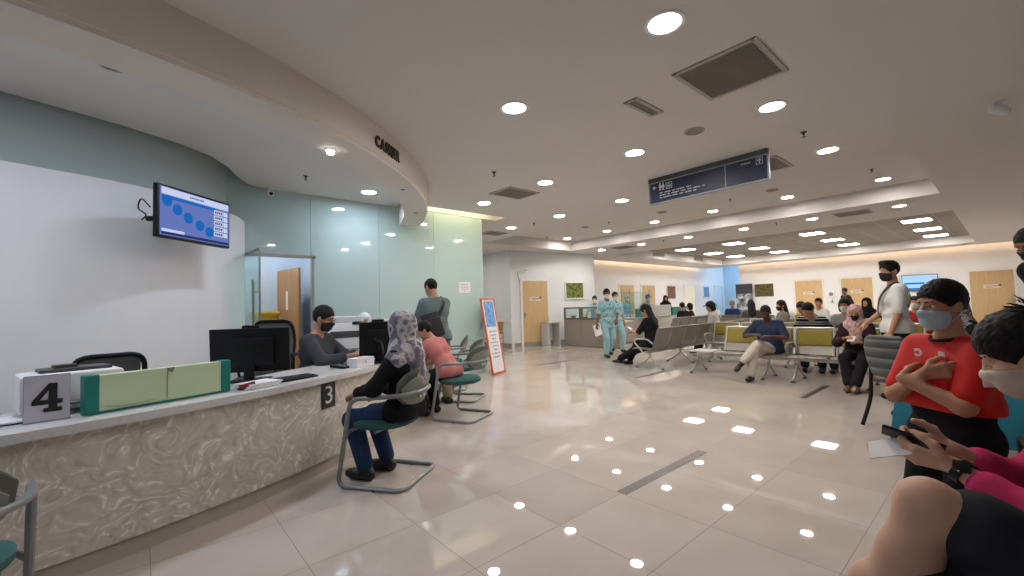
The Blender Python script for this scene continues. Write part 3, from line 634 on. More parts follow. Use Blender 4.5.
# number 3 tile on the counter front
def on_front(a, r, z): return Vector(arc(r, a, z)), math.radians(a)+PI/2
p, rz = on_front(-59.6, 5.285, .60); 
t = empty('number_plate', p, rz, 'small black square plate with a white 3 on the counter front', 'sign')
MB().box((0, 0, 0), (.145, .008, .2), bev=.002).build('plate', M('plate_black', (24, 24, 26), .35), t, smooth=False)
V, F = text_mesh('3', .2, .0, .002); b = MB(); b.add([(v.x*1.05, -.0055-v.z, v.y) for v in V], F); b.build('digit', M('digit_white', (226, 226, 226), .5), t, smooth=False)
# number 4 stand
p, rz = on_front(-75.6, 5.13, .76)
p = Vector((-.36, 3.235, .76)); rz = math.radians(8)
t = empty('number_stand', p, rz, 'clear acrylic stand with a big black 4 on a pale card', 'sign')
MB().box((0, .035, .003), (.165, .1, .006)).box((0, .014, .118), (.165, .004, .23), rot_x(-.06)).build('acrylic_base', M('acrylic_edge', (150, 154, 170), .2, spec=.6), t, smooth=False)
MB().box((0, .0, .118), (.16, .004, .225), rot_x(-.06)).build('card', M('card_lilac', (196, 194, 206), .5, var=.01), t, smooth=False)
poly4 = [(-.055, -.01), (-.005, .07), (.03, .07), (.03, -.008), (.046, -.008), (.046, -.03), (.03, -.03), (.03, -.046), (.044, -.046), (.044, -.066), (-.014, -.066), (-.014, -.046), (.0, -.046), (.0, -.03), (-.055, -.03)]
b = MB()
def P4(poly): b.prism([(x*1.05, y*1.05) for x, y in poly], 0, .002, fr=lambda x, y, z: (x+.004, -.0035-z+.06*y, .118+y))
P4([(0, .07), (.03, .07), (.03, -.03), (0, -.03)]); P4([(-.055, -.01), (-.055, -.03), (.0, -.03), (0, -.008), (-.028, -.008)]); P4([(-.055, -.012), (-.030, -.010), (.0, .036), (0, .07)]); P4([(.03, -.008), (.048, -.008), (.048, -.03), (.03, -.03)])
P4([(0, -.03), (.03, -.03), (.03, -.048), (0, -.048)]); P4([(-.016, -.047), (.046, -.047), (.046, -.067), (-.016, -.067)])
b.build('digit', M('digit_black', (26, 26, 30), .5), t, smooth=False)
# green topped divider box
p0_, p1_ = Vector((-.235, 3.255, .762)), Vector((.45, 3.50, .762)); dv = p1_-p0_; L = dv.length
t = empty('divider_box', (p0_+p1_)/2, math.atan2(dv.y, dv.x), 'long teal ended divider box covered in pale green paper on the counter', 'divider')
TEAL = M('teal_plastic', (16, 122, 112), .4); PGREEN = M('pale_green_paper', (190, 208, 170), .65, var=.02)
for s_ in (-1, 1): MB().box((s_*(L/2-.03), 0, .105), (.06, .07, .21), bev=.006).build('end_block', TEAL, t, smooth=False)
MB().box((0, 0, .107), (L-.115, .062, .196), bev=.004).build('panel', PGREEN, t, smooth=False); MB().box((0, 0, .006), (L-.1, .066, .012)).build('base_strip', TEAL, t, smooth=False)
b = MB(); b.tube(smooth_path([(.005, -.0325, .02), (.004, -.033, .1), (.008, -.033, .2)]), .0018, 5).tube(smooth_path([(-.28, -.033, .035), (-.2, -.033, .022), (-.05, -.033, .03)]), .0015, 5)
b.build('paper_seam', M('paper_seam', (150, 166, 134), .8), t); MB().prism([(-.02, 0), (.022, .002), (.012, -.03), (-.006, -.022)], 0, .003, fr=lambda x, y, z: (x+.02, -.0315-z, .203+y)).build('torn_corner', M('torn_grey', (120, 122, 100), .8), t, smooth=False)
# printer behind the 4
t = empty('printer', (-.31, 3.59, .76), math.radians(12), 'white desktop printer with a grey top behind the number four', 'printer')
MB().box((0, 0, .12), (.42, .34, .2), bev=.025).build('body', WPLAS, t); MB().box((.02, .02, .228), (.3, .2, .02), bev=.008).box((-.02, .03, .245), (.1, .09, .02), bev=.006).build('scanner_lid', DKGREY, t); MB().box((0, -.19, .06), (.3, .08, .015), bev=.004).build('paper_tray', GRM, t)
t = empty('papers', (-.47, 3.38, .762), .3, 'flat white papers on the worktop beside the number four', 'papers')
MB().box((0, 0, .004), (.3, .21, .006)).build('sheet', M('paper'), t, smooth=False); MB().box((.02, .012, .009), (.3, .21, .004), rot_z(.12)).build('sheet', M('paper'), t, smooth=False)
tag(MB().tube(smooth_path([(-.72, 3.2, .766), (-.6, 3.27, .766), (-.47, 3.24, .766), (-.36, 3.36, .766)]), .004, 6).build('cable', BLACK), 'thin black cable lying on the worktop beside the number four', 'cable')
def monitor(p, rz, w, h, zc, label, tilt=.08):
    t = empty('monitor', (*p, .762), rz, label, 'monitor')
    R = rot_x(tilt)
    MB().box((0, .02, zc), (w, .03, h), R, bev=.006).box((0, -.008, zc-.01), (w*.62, .04, h*.62), R, bev=.015).build('housing', BLACK, t)
    MB().box((0, .037, zc), (w-.03, .003, h-.03), R).build('screen', M('dark_screen', (16, 18, 22), .15), t, smooth=False)
    b = MB(); b.box((0, -.015, zc*.5), (.075, .03, zc), bev=.01).build('stand_neck', BLACK, t)
    b = MB(); b.box((0, .0, .008), (.26, .2, .014), bev=.005).build('stand_base', BLACK, t)
    MB().box((w*.2, -.0296, zc+.05), (.04, .003, .01), R).build('badge', M('badge_grey', (120, 122, 124), .4), t, smooth=False); MB().box((0, .02, zc+h/2+.008), (.12, .024, .03), R, bev=.005).build('webcam', BLACK, t)
    return t
monitor((.64, 3.87), math.radians(-28), .56, .34, .235, 'wide black monitor seen from behind on the counter beside the divider')
monitor((1.79, 4.13), math.radians(-15), .36, .36, .225, 'black monitor seen from behind beside the cashier in grey')
t = empty('keyboard', (.86, 3.66, .762), .35, 'black keyboard on the counter by the wide monitor', 'keyboard')
b = MB(); b.box((0, 0, .008), (.42, .14, .014), rot_x(.04), bev=.004).build('tray', BLACK, t)
b = MB()
for i in range(14):
    for j in range(4): b.box((-.19+i*.0285, -.048+j*.03, .017+.0012*j), (.023, .023, .007), bev=.002)
b.build('keys', M('key_black', (34, 34, 38), .5), t)
t = empty('document_tray', (.62, 3.52, .762), .35, 'low stack of forms and a stapler behind the divider box', 'papers')
for k in range(3): MB().box((.01*k, 0, .006+.011*k), (.24, .18, .009), rot_z(.05*k)).build('form', M('paper'), t, smooth=False)
t = empty('stapler', (.55, 3.43, .762), .2, 'small red stapler on the counter by the divider end', 'stapler')
MB().box((0, 0, .01), (.11, .03, .012), bev=.004).build('foot', BLACK, t); MB().box((0, 0, .032), (.1, .026, .026), rot_y(-.15), bev=.008).build('arm', M('red_plastic', (150, 32, 50), .4), t)
# tissue box
t = empty('tissue_box', (1.56, 4.0, .76), math.radians(27), 'small white box on the worktop above the number three', 'box')
MB().box((0, 0, .042), (.225, .12, .084), bev=.004).build('carton', M('carton_white', (226, 226, 228), .6, var=.02), t, smooth=False); MB().box((0, 0, .0845), (.1, .03, .003), bev=.001).build('slot', M('slot_grey', (170, 170, 176), .7), t, smooth=False); MB().box((.0, -.0605, .045), (.012, .002, .03)).build('print', M('print_grey', (160, 160, 170), .7), t, smooth=False)
t = empty('payment_pad', (1.40, 4.05, .76), .5, 'flat black pad on the worktop before the cashier', 'card reader')
MB().box((0, 0, .014), (.12, .17, .026), rot_x(.08), bev=.008).build('body', BLACK, t); MB().box((0, .035, .03), (.08, .05, .004), rot_x(.08)).build('display', M('dark_screen'), t, smooth=False)
tag(MB().tube(smooth_path([(1.74, 4.1, 1.0), (1.78, 4.03, .95), (1.77, 3.98, .85), (1.8, 4.02, .77)]), .011, 8).build('cable', BLACK), 'thick black cable hanging below the monitor at counter three', 'cable')
# white machines deeper behind the counter
def machine(x, y, rz, label, w=.5, d=.45, h=.42, z=.0):
    t = empty('document_printer', (x, y, z), rz, label, 'printer')
    MB().box((0, 0, h*.4), (w, d, h*.8), bev=.03).build('body', WPLAS, t); MB().box((0, .02, h*.9), (w*.94, d*.86, h*.18), bev=.03).build('lid', M('machine_grey', (206, 208, 208), .4), t)
    MB().box((0, -d/2-.002, h*.45), (w*.7, .02, h*.2), bev=.01).build('paper_slot', DKGREY, t); MB().box((w*.3, -d/2-.005, h*.78), (w*.24, .02, h*.1), bev=.006).build('control_panel', BLACK, t); return t
SIDE = M('cabinet_white', (206, 208, 208), .5)
t = empty('side_cabinet', (2.3, 5.72, 0), math.radians(-12), 'low white cabinet under the machines behind the cashier', 'cabinet')
MB().box((0, 0, .4), (1.5, .5, .78), bev=.006).build('body', SIDE, t, smooth=False)
for k in (-1, 0, 1):
    q = MB().box((k*.49, -.256, .42), (.47, .02, .68), bev=.004).build('door', M('cabinet_door', (214, 214, 212), .5), t, smooth=False); MB().box((k*.49+.19, -.275, .5), (.012, .02, .12), bev=.004).build('handle', STEEL, q)
machine(2.0, 5.74, math.radians(-12), 'white document printer on the cabinet behind the cashier', z=.8)
machine(2.55, 5.6, math.radians(-8), 'second white printer beside the one behind the cashier', .46, .42, .36, .8)
# office chairs on the staff side
def office_chair(x, y, rz, label):
    t = empty('office_chair', (x, y, 0), rz, label, 'chair')
    MB().box((0, .02, .47), (.48, .46, .09), bev=.04).build('seat', M('chair_mesh', (40, 40, 42), .8), t)
    b = MB(); b.slab([(-.2, .55), (-.25, .7), (-.26, .85), (-.22, .98)], .02, x0=-.19, x1=.19).build('backrest', M('mesh_grey', (96, 98, 100), .8), t)
    b = MB(); b.tube(round_corners([(-.2, -.2, .54), (-.225, -.26, .8), (-.2, -.22, .99), (.2, -.22, .99), (.225, -.26, .8), (.2, -.2, .54)], .09), .018, 8, closed=True).build('back_frame', BLACK, t)
    MB().tube([(0, -.1, .44), (0, -.28, .5), (0, -.27, .62)], .02, 8).build('back_bar', BLACK, t)
    MB().tube([(0, 0, .1), (0, 0, .44)], .028, 10).build('gas_lift', BLACK, t)
    for k in range(5):
        a = 2*PI*k/5; q = MB().tube([(0, 0, .12), (.28*math.cos(a), .28*math.sin(a), .075)], [.026, .016], 8).build('leg', BLACK, t); MB().lathe([(0, -.02), (.028, -.02), (.03, 0), (.028, .02), (0, .02)], (.28*math.cos(a), .28*math.sin(a), .03), 12, rot=rot_x(PI/2)).build('caster', BLACK, q)
    for s in (-1, 1):
        MB().tube(round_corners([(s*.24, .0, .46), (s*.28, 0, .5), (s*.28, 0, .66)], .04), .015, 8).box((s*.28, .02, .675), (.06, .24, .03), bev=.012).build('armrest', BLACK, t)
    return t
office_chair(-.12, 4.35, math.radians(195), 'black framed office chair with a grey mesh back behind the divider box')
office_chair(1.06, 5.45, math.radians(150), 'black office chair standing by the open glass door').scale = (1, 1, 1.2)

# ------------------------------------------------------------------ visitor chairs
TEALF = M('teal_fabric', (46, 92, 88), .9, var=.12, scale=120); BACKM = M('chair_back_grey', (84, 90, 84), .6); SHELL = M('chair_shell', (120, 124, 116), .5); TUBE = M('tube_grey', (134, 137, 138), .35, .35)
def visitor_chair(label):
    t = empty('visitor_chair', (0, 0, 0), 0, label, 'chair', 'visitor chairs along the cashier counter')
    for s in (-1, 1):
        P = round_corners([(0, -.27, .015), (s*.27, -.27, .015), (s*.27, .25, .015), (s*.275, .13, .64), (s*.265, -.12, .655), (s*.2, -.27, .665), (0, -.325, .668)], .075, 7)
        MB().tube(P, .0165, 10).build('frame_tube', TUBE, t)
        MB().tube(round_corners([(s*.27, .19, .33), (s*.22, .2, .385), (s*.1, .17, .405)], .05), .014, 8).build('seat_bracket', TUBE, t)
    MB().tube([(-.2, -.02, .39), (.2, -.02, .39)], .014, 8).tube([(-.2, .17, .4), (.2, .17, .4)], .014, 8).build('cross_bar', TUBE, t)
    prof = [(0, .40), (.2, .402), (.235, .42), (.238, .45), (.2, .47), (.1, .466), (0, .462)]
    b = MB(); b.lathe([(max(r, .0001), z) for r, z in prof], (0, 0, 0), 28); b.v = [(x*1.0, y*1.02+.02, z-.02*max(0, y)*2) for x, y, z in b.v]; b.build('seat', TEALF, t, angle=60)
    b = MB(); n = 13; V = []
    def back(r0, lean_, hh, zc, th, span):
        n = 17; U = [-1+2*i/(n-1) for i in range(n)]
        def ring(dr, k):
            out = []
            for u in U:
                h_ = hh*max(.12, (1-abs(u)**3.2))**.5*k; a = math.radians(-90+u*span); r = r0+dr+lean_*h_
                out.append((r*math.cos(a), r*math.sin(a)+.13, zc+h_))
            return out
        mb = MB(); q = [ring(.004, -1), ring(0, -.9), ring(0, 0), ring(0, .9), ring(.004, 1), ring(th-.004, 1), ring(th, .9), ring(th, 0), ring(th, -.9), ring(th-.004, -1)]
        for i in range(10): mb.strip(q[i], q[(i+1) % 10])
        for k in (0, n-1): mb.add([w[k] for w in q], [tuple(range(10))])
        return mb
    back(.40, .22, .135, .70, .02, 33).build('backrest', BACKM, t, angle=50)
    q = back(.421, .22, .105, .675, .012, 29).build('back_shell', SHELL, t, angle=50)
    b = MB()
    for s in (-1, 1): b.box((s*.028, -.298, .625), (.03, .012, .02), bev=.006)
    b.build('hand_slot', M('slot_white', (224, 224, 220), .5), q)
    for s in (-1, 1): MB().lathe([(0, 0), (.017, 0), (.017, .008), (0, .008)], (s*.27, -.05, .0), 10).build('glide', BLACK, t)
    return t
vc = visitor_chair('teal visitor chair under the woman in the floral headscarf')
def facing_c(x, y): return math.atan2(CY-y, CX-x)-PI/2
spots = [((1.45, 3.2), facing_c(1.45, 3.2)+.06, None), ((2.88, 4.29), math.radians(24), 'teal visitor chair under the person in the pink top'),
         ((3.45, 5.15), math.radians(36), 'third teal visitor chair, pushed in at the counter beyond the pink top'), ((3.75, 5.95), math.radians(52), 'farthest teal visitor chair, in front of the leaning poster frame'),
         ((-.57, 2.37), math.radians(9), 'visitor chair standing alone in front of the number four')]
for i, (p, rz, l) in enumerate(spots):
    c = vc if i == 0 else copy_tree(vc, (0, 0, 0), 0); c.location = (*p, 0); c.rotation_euler = (0, 0, rz)
    if l: c['label'] = l
# leaning poster frame
t = empty('poster_stand', (5.16, 6.58, 0), math.radians(20), 'tall leaning poster frame with an orange red edge beside the glass wall', 'poster')
R = rot_x(-.16); zc = .735
b = MB()
for c, d in (((-.22, 0, 0), (.035, .03, 1.46)), ((.22, 0, 0), (.035, .03, 1.46)), ((0, 0, .715), (.44, .03, .035)), ((0, 0, -.715), (.44, .03, .035))): b.box(R @ Vector(c)+Vector((0, 0, zc)), d, R, bev=.004)
b.build('frame', M('orange_frame', (206, 96, 58), .45), t, smooth=False)
MB().box(R @ Vector((0, .0, 0))+Vector((0, 0, zc)), (.41, .014, 1.4), R).build('poster', M('poster_white', (224, 224, 226), .5, var=.02), t, smooth=False)
b = MB(); b.box(R @ Vector((0, -.009, .42))+Vector((0, 0, zc)), (.34, .003, .5), R).build('photo_panel', M('poster_blue', (100, 150, 206), .5, var=.35, scale=12), t, smooth=False)
b = MB()
for k in range(8): b.box(R @ Vector((0, -.009, .08-k*.07))+Vector((0, 0, zc)), (.26-(k % 3)*.06, .003, .022), R)
b.build('poster_print', M('print_grey'), t, smooth=False)
MB().tube([(0, .16, 1.2), (0, .62, .01)], .014, 8).tube([(-.2, .62, .014), (.2, .62, .014)], .014, 8).build('back_leg', ALU, t)
# wooden chair beyond the poster
t = empty('wooden_chair', (7.2, 9.2, 0), math.radians(120), 'wood backed chair by the wall beyond the poster frame', 'chair')
WOODC = M('chair_wood', (150, 122, 62), .45, var=.15)
b = MB(); b.slab([(-.2, .56), (-.25, .7), (-.27, .88)], .02, x0=-.22, x1=.22).build('backrest', WOODC, t); MB().box((0, .02, .44), (.46, .44, .04), bev=.015).build('seat', WOODC, t)
for s in (-1, 1): MB().tube(round_corners([(s*.23, .2, .0), (s*.23, .2, .62), (s*.23, -.2, .64), (s*.23, -.26, .86)], .05), .014, 8).tube([(s*.23, -.2, .62), (s*.23, -.24, 0)], .014, 8).build('leg', TUBE, t)
# ------------------------------------------------------------------ beam benches
SEATM = M('perforated_steel', (138, 133, 124), .42, .45, .06, 200); YELP = M('olive_yellow_pad', (138, 122, 36), .7, var=.05, scale=20); FRS = M('silver_frame', (186, 184, 178), .35, .6)
def bench(n, pads, label, table=0, group='rows of beam seats', pitch=.555, arm_at=None, legs=None):
    t = empty('beam_bench', (0, 0, 0), 0, label, 'bench', group)
    L = pitch*n; x0 = -L/2; ext = .42 if table else 0
    MB().box((ext/2, -.03, .345), (L+ext-.1, .07, .05), bev=.008).build('beam', FRS, t)
    for k in range(n):
        xc = x0+pitch*(k+.5); w = pitch*.5-.02
        pr = [(.25, .405), (.235, .425), (.1, .428), (-.08, .41), (-.16, .405)]
        b = MB(); b.slab(pr, .014, x0=xc-w, x1=xc+w); q = b.build('seat', SEATM, t, angle=50)
        MB().box((xc, -.03, .39), (.09, .2, .05), bev=.01).build('seat_bracket', FRS, q)
        pr = [(-.16, .42), (-.205, .5), (-.245, .62), (-.30, .84)] if pads else [(-.14, .405), (-.185, .45), (-.23, .58), (-.27, .70), (-.31, .82), (-.335, .85)]
        b = MB(); b.slab(pr, .016, x0=xc-w, x1=xc+w); q = b.build('backrest', SEATM, t, angle=50)
        if pads:
            b = MB()
            for s in (-1, 1): b.tube([(xc+s*w, -.15, .41), (xc+s*w, -.2, .5), (xc+s*w, -.245, .63), (xc+s*w, -.30, .85)], .016, 8)
            b.tube([(xc-w, -.30, .85), (xc+w, -.30, .85)], .016, 8).build('back_frame', FRS, q)
            R = rot_x(.245); MB().box((xc, -.25, .69), (w*2-.05, .035, .255), R, bev=.012).build('back_pad', YELP, q)
    LX = legs if legs is not None else [x0+.12, x0+L-.12]
    for x in LX:
        b = MB()
        b.tube(smooth_path([(x, -.03, .33), (x, -.02, .24), (x, .1, .13), (x, .27, .03)]), .02, 8).tube(smooth_path([(x, -.03, .33), (x, -.04, .24), (x, -.14, .13), (x, -.28, .03)]), .02, 8).tube([(x, -.03, .2), (x, -.03, .34)], .024, 8)
        q = b.build('leg', FRS, t)
        for y in (.28, -.29): MB().lathe([(.0, 0), (.03, 0), (.03, .012), (.014, .03), (0, .03)], (x, y, 0), 12).build('foot', DKGREY, q)
    for x in (arm_at if arm_at is not None else [x0, x0+L]):
        MB().tube(round_corners([(x, -.21, .53), (x, -.1, .62), (x, .15, .61), (x, .2, .56), (x, .02, .36)], .06), .014, 8).build('armrest', FRS, t)
    if table:
        MB().box((L/2+.23, .06, .415), (.4, .42, .022), bev=.008).build('side_table', M('table_white', (206, 204, 198), .3), t, smooth=False)
        MB().tube([(L/2+.2, -.03, .36), (L/2+.2, .05, .41)], .02, 8).build('table_bracket', FRS, t)
    return t
def place(t, x, y, rz): t.location = (x, y, 0); t.rotation_euler = (0, 0, rz); t.scale = (1, 1, .945); return t
XB = 7.76
a = bench(5, False, 'row of five plain grey seats under the woman in black with a phone', legs=[-1.2, 0, 1.2]); place(a, 8.72, 4.68, 0)
t1 = place(bench(2, True, 'padded two seat bench with a white end table under the man in navy', table=1, arm_at=[-.555], legs=[.95, -.22]), XB, 2.86, PI/2)
t2 = place(bench(2, True, 'padded two seat bench under the woman in the pink headscarf', arm_at=[-.555, .555], legs=[-.45, .45]), XB, 1.77, PI/2)
a2 = bench(2, False, 'short plain grey bench under the man in the dark cap'); place(a2, 10.88, 4.72, 0)
c1 = bench(3, True, 'second row padded bench behind the man in navy'); place(c1, 9.35, 3.5, PI/2)
def more(src, x, y, rz, label): q = place(copy_tree(src, (0, 0, 0), 0), x, y, rz); q['label'] = label; return q
more(c1, 9.35, 1.75, PI/2, 'second row padded bench behind the woman in the pink headscarf')
more(c1, 11.2, 1.75, PI/2, 'third row padded bench behind the striped shirt')
more(c1, 11.2, 3.45, PI/2, 'third row padded bench under the woman with long black hair')
d1 = bench(4, False, 'plain grey bench seen from behind under the dark olive jacket'); place(d1, 12.6, 4.9, -PI/2)
more(d1, 13.6, 7.2, 0, 'plain grey bench facing the station counter')
more(d1, 15.2, 5.9, -PI/2, 'farthest plain grey bench, under the grey haired person in blue')
more(c1, 13.4, 3.6, PI/2, 'fourth row padded bench under the white shirts')
more(c1, 13.4, 1.75, PI/2, 'fourth row padded bench in front of the far screen')
more(a, 2.25, -.40, 0, 'plain grey bench under the person with bare crossed legs')

# ------------------------------------------------------------------ nurse station
LAM = M('taupe_laminate', (150, 141, 131), .45, var=.03); LAMD = M('taupe_dark', (112, 105, 98), .45); CREAMC = M('cream_laminate', (196, 190, 178), .45)
t = empty('station_desk', (10.3, 8.5, 0), 0, 'taupe panelled nurse desk with a window strip below its top', 'desk')
for k, yc in enumerate((.55, -.15, -.85)):
    y0 = yc; w = .69
    MB().box((0, y0, .42), (.04, w, .8), bev=.004).build('front_panel', LAM, t, smooth=False)
    b = MB()
    for c, d in (((0, y0, .85), (.05, w, .06)), ((0, y0, 1.19), (.05, w, .05)), ((0, y0-w/2+.03, 1.02), (.05, .06, .3)), ((0, y0+w/2-.03, 1.02), (.05, .06, .3))): b.box(c, d, bev=.003)
    q = b.build('upper_frame', LAMD, t, smooth=False); MB().box((0, y0, 1.02), (.008, w-.12, .29)).build('glass_pane', GLASS, q, smooth=False)
MB().box((.35, -.15, .76), (.72, 2.1, .04), bev=.006).build('worktop', M('desk_top', (190, 186, 178), .35), t, smooth=False); MB().box((0, -.15, .03), (.02, 2.08, .06)).build('plinth', LAMD, t, smooth=False); MB().box((.35, .88, .4), (.7, .03, .74)).build('side_panel', LAM, t, smooth=False)
t = empty('station_counter', (13.9, 8.15, 0), 0, 'long cream station counter with teal and white screens on top', 'counter')
for k in range(4): MB().box((-1.65+k*1.1, 0, .4), (1.09, .04, .72), bev=.004).build('front_panel', CREAMC if k else LAM, t, smooth=False)
MB().box((0, .3, .79), (4.5, .7, .04), bev=.006).build('worktop', M('counter_grey', (166, 162, 154), .4), t, smooth=False); MB().box((0, .02, .03), (4.4, .02, .06)).build('plinth', LAMD, t, smooth=False)
MB().box((-.95, .05, .95), (.85, .08, .28), bev=.01).build('teal_screen', M('dark_teal', (18, 112, 100), .45), t, smooth=False); MB().box((1.45, .05, .96), (1.05, .08, .3), bev=.01).build('teal_screen', M('dark_teal'), t, smooth=False)
MB().box((.25, .08, 1.0), (1.3, .05, .4), bev=.006).build('white_screen', M('screen_white', (196, 194, 188), .5), t, smooth=False)
for x in (-2.05, -1.6, -.4): MB().tube([(x, .12, .8), (x, .12, 1.75)], .016, 8).build('screen_post', STEEL, t)
MB().box((-1.83, .12, 1.3), (.42, .01, .75)).box((-1.0, .12, 1.3), (1.15, .01, .75)).build('glass_screen', GLASS, t, smooth=False)
t = empty('wall_shelf_desk', onwall(1.25, .22), math.atan2(du.y, du.x), 'narrow pale wall desk between the near door and the nurse desk', 'desk')
MB().box((0, 0, .74), (.5, .42, .05), bev=.006).build('top', M('desk_top'), t, smooth=False); MB().box((-.22, 0, .36), (.03, .4, .72)).box((.22, 0, .36), (.03, .4, .72)).build('side_panel', M('cabinet_white'), t, smooth=False)
t = empty('sanitiser_bottle', onwall(1.2, .2, .765), 0, 'clear pump bottle on the narrow wall desk', 'bottle')
MB().lathe([(.0, 0), (.04, 0), (.042, .14), (.018, .18), (.016, .2), (0, .2)], n=16).build('bottle', M('bottle_clear', (206, 212, 212), .2), t); MB().lathe([(.02, .2), (.02, .225), (.006, .23), (.006, .26), (0, .26)], n=12).box((.02, 0, .262), (.06, .014, .012)).build('pump', WPLAS, t)
t = empty('desk_phone', (10.62, 8.85, .782), 1.2, 'dark desk phone seen through the window of the nurse desk', 'telephone')
MB().box((0, 0, .03), (.2, .2, .05), rot_x(.2), bev=.01).build('base', BLACK, t); MB().tube(smooth_path([(-.07, -.09, .08), (-.07, -.04, .1), (-.07, .05, .1), (-.07, .1, .09)]), .022, 8).build('handset', BLACK, t)
t = empty('file_box', (10.6, 9.2, .782), .1, 'pale box with red print inside the nurse desk', 'box'); MB().box((0, 0, .1), (.2, .25, .2), bev=.004).build('carton', M('carton_white'), t, smooth=False); MB().box((-.102, 0, .1), (.003, .16, .1)).build('label_print', M('red_print', (130, 66, 60), .6), t, smooth=False)

# ------------------------------------------------------------------ table with the blue cloth, folding chairs
t = empty('folding_table', (4.95, -.3, 0), 0, 'folding table under the bright blue cloth', 'table')
MB().box((0, 0, .725), (.74, 1.78, .035), bev=.008).build('tabletop', M('cabinet_white'), t)
for sx in (-1, 1):
    for sy in (-1, 1): MB().tube([(sx*.31, sy*.72, 0), (sx*.31, sy*.68, .71)], .014, 8).build('leg', STEEL, t)
BLUEC = M('blue_cloth', (42, 138, 166), .75, var=.06, scale=4)
def tablecloth(cx, cy, wx, wy, z, drop, name, mat, seed=3):
    rnd = random.Random(seed); N = 26; V = []; F = []
    per = []
    for i in range(N): per.append((-wx+2*wx*i/N, -wy))
    for i in range(N): per.append((wx, -wy+2*wy*i/N))
    for i in range(N): per.append((wx-2*wx*i/N, wy))
    for i in range(N): per.append((-wx, wy-2*wy*i/N))
    n = len(per); levels = [0, .012, .1, .25, .42, 1.0]
    for k, lv in enumerate(levels):
        for i, (x, y) in enumerate(per):
            cor = max(0, (abs(x)/wx+abs(y)/wy)-1.72)/.28
            d = drop*lv*(1+.12*cor); flare = (.012 if k else 0)+lv*(.03+.05*math.sin(i*.55)*.5+.10*cor)
            s = math.hypot(x/wx, y/wy); V.append((cx+x+flare*(x/wx)/s, cy+y+flare*(y/wy)/s, z-d))
    for k in range(len(levels)-1):
        for i in range(n): F.append((k*n+i, k*n+(i+1) % n, (k+1)*n+(i+1) % n, (k+1)*n+i))
    F.append(tuple(range(n))); o = link_mesh(name, V, F, mat, None, None, True, 50)
    m = o.modifiers.new('thick', 'SOLIDIFY'); m.thickness = .004; m.offset = 1; return o
tag(tablecloth(4.95, -.3, .38, .9, .748, .56, 'tablecloth', BLUEC), 'bright blue cloth hanging over the table behind the boy in red', 'tablecloth')
def folding_chair(x, y, rz, label):
    t = empty('folding_chair', (x, y, 0), rz, label, 'chair')
    GF = M('grey_shell', (74, 77, 76), .5, var=.1)
    b = MB(); n = 11; Z = [.5, .58, .68, .78, .86, .9]; Wd = [.2, .215, .225, .22, .19, .13]
    ring = []
    for z, w in zip(Z, Wd): ring.append([(w*math.sin(math.radians(-90+180*i/(n-1))), -.2-.12*math.cos(math.radians(-90+180*i/(n-1)))*.8-(z-.5)*.22, z) for i in range(n)])
    for i in range(len(Z)-1): b.strip(ring[i], ring[i+1])
    q = b.build('backrest', GF, t, angle=60); m = q.modifiers.new('thick', 'SOLIDIFY'); m.thickness = .022
    b = MB()
    b.slab([(.22, .43), (.2, .45), (0, .445), (-.22, .46)], .03, x0=-.21, x1=.21).build('seat', GF, t)
    for s in (-1, 1):
        MB().tube(smooth_path([(s*.2, -.23, .62), (s*.215, -.22, .45), (s*.22, -.24, .25), (s*.23, -.34, .0)]), .017, 8).build('leg', BLACK, t); MB().tube(smooth_path([(s*.21, .16, .44), (s*.22, .2, .25), (s*.23, .25, .0)]), .017, 8).build('leg', BLACK, t)
    return t
folding_chair(5.62, .66, math.radians(-120), 'grey shell chair with black curved legs beside the blue table')
folding_chair(6.3, .35, math.radians(40), 'grey shell chair on the far side of the blue table')
# ------------------------------------------------------------------ figures: one smooth body surface each, clothes and hair as their own surfaces
def v3(*a): return np.array(a, float)
def rx(a): c, s = math.cos(a), math.sin(a); return np.array([[1, 0, 0], [0, c, -s], [0, s, c]])
def ry(a): c, s = math.cos(a), math.sin(a); return np.array([[c, 0, s], [0, 1, 0], [-s, 0, c]])
def rz_(a): c, s = math.cos(a), math.sin(a); return np.array([[c, -s, 0], [s, c, 0], [0, 0, 1]])
def unit(v): return v/max(1e-9, np.linalg.norm(v))
def cap(a, b, ra, rb=None): return ('c', v3(*a), v3(*b), ra, ra if rb is None else rb)
def ell(c, r, R=None): return ('e', v3(*c), v3(*r), np.eye(3) if R is None else R)
def bounds(p, g=0.):
    if p[0] == 'c':
        r = max(p[3], p[4])+g; return np.minimum(p[1], p[2])-r, np.maximum(p[1], p[2])+r
    r = p[2].max()+g; return p[1]-r, p[1]+r
def dist(p, X, Y, Z):
    if p[0] == 'c':
        _, a, b, ra, rb = p; d = b-a; L = max(1e-9, d@d); px, py, pz = X-a[0], Y-a[1], Z-a[2]
        t = np.clip((px*d[0]+py*d[1]+pz*d[2])/L, 0, 1)
        return np.sqrt((px-t*d[0])**2+(py-t*d[1])**2+(pz-t*d[2])**2)-(ra+(rb-ra)*t)
    _, c, r, R = p; px, py, pz = X-c[0], Y-c[1], Z-c[2]
    q = [(px*R[0, i]+py*R[1, i]+pz*R[2, i])/r[i] for i in range(3)]
    k0 = np.sqrt(q[0]**2+q[1]**2+q[2]**2); k1 = np.sqrt((q[0]/r[0])**2+(q[1]/r[1])**2+(q[2]/r[2])**2)+1e-9
    return k0*(k0-1)/k1
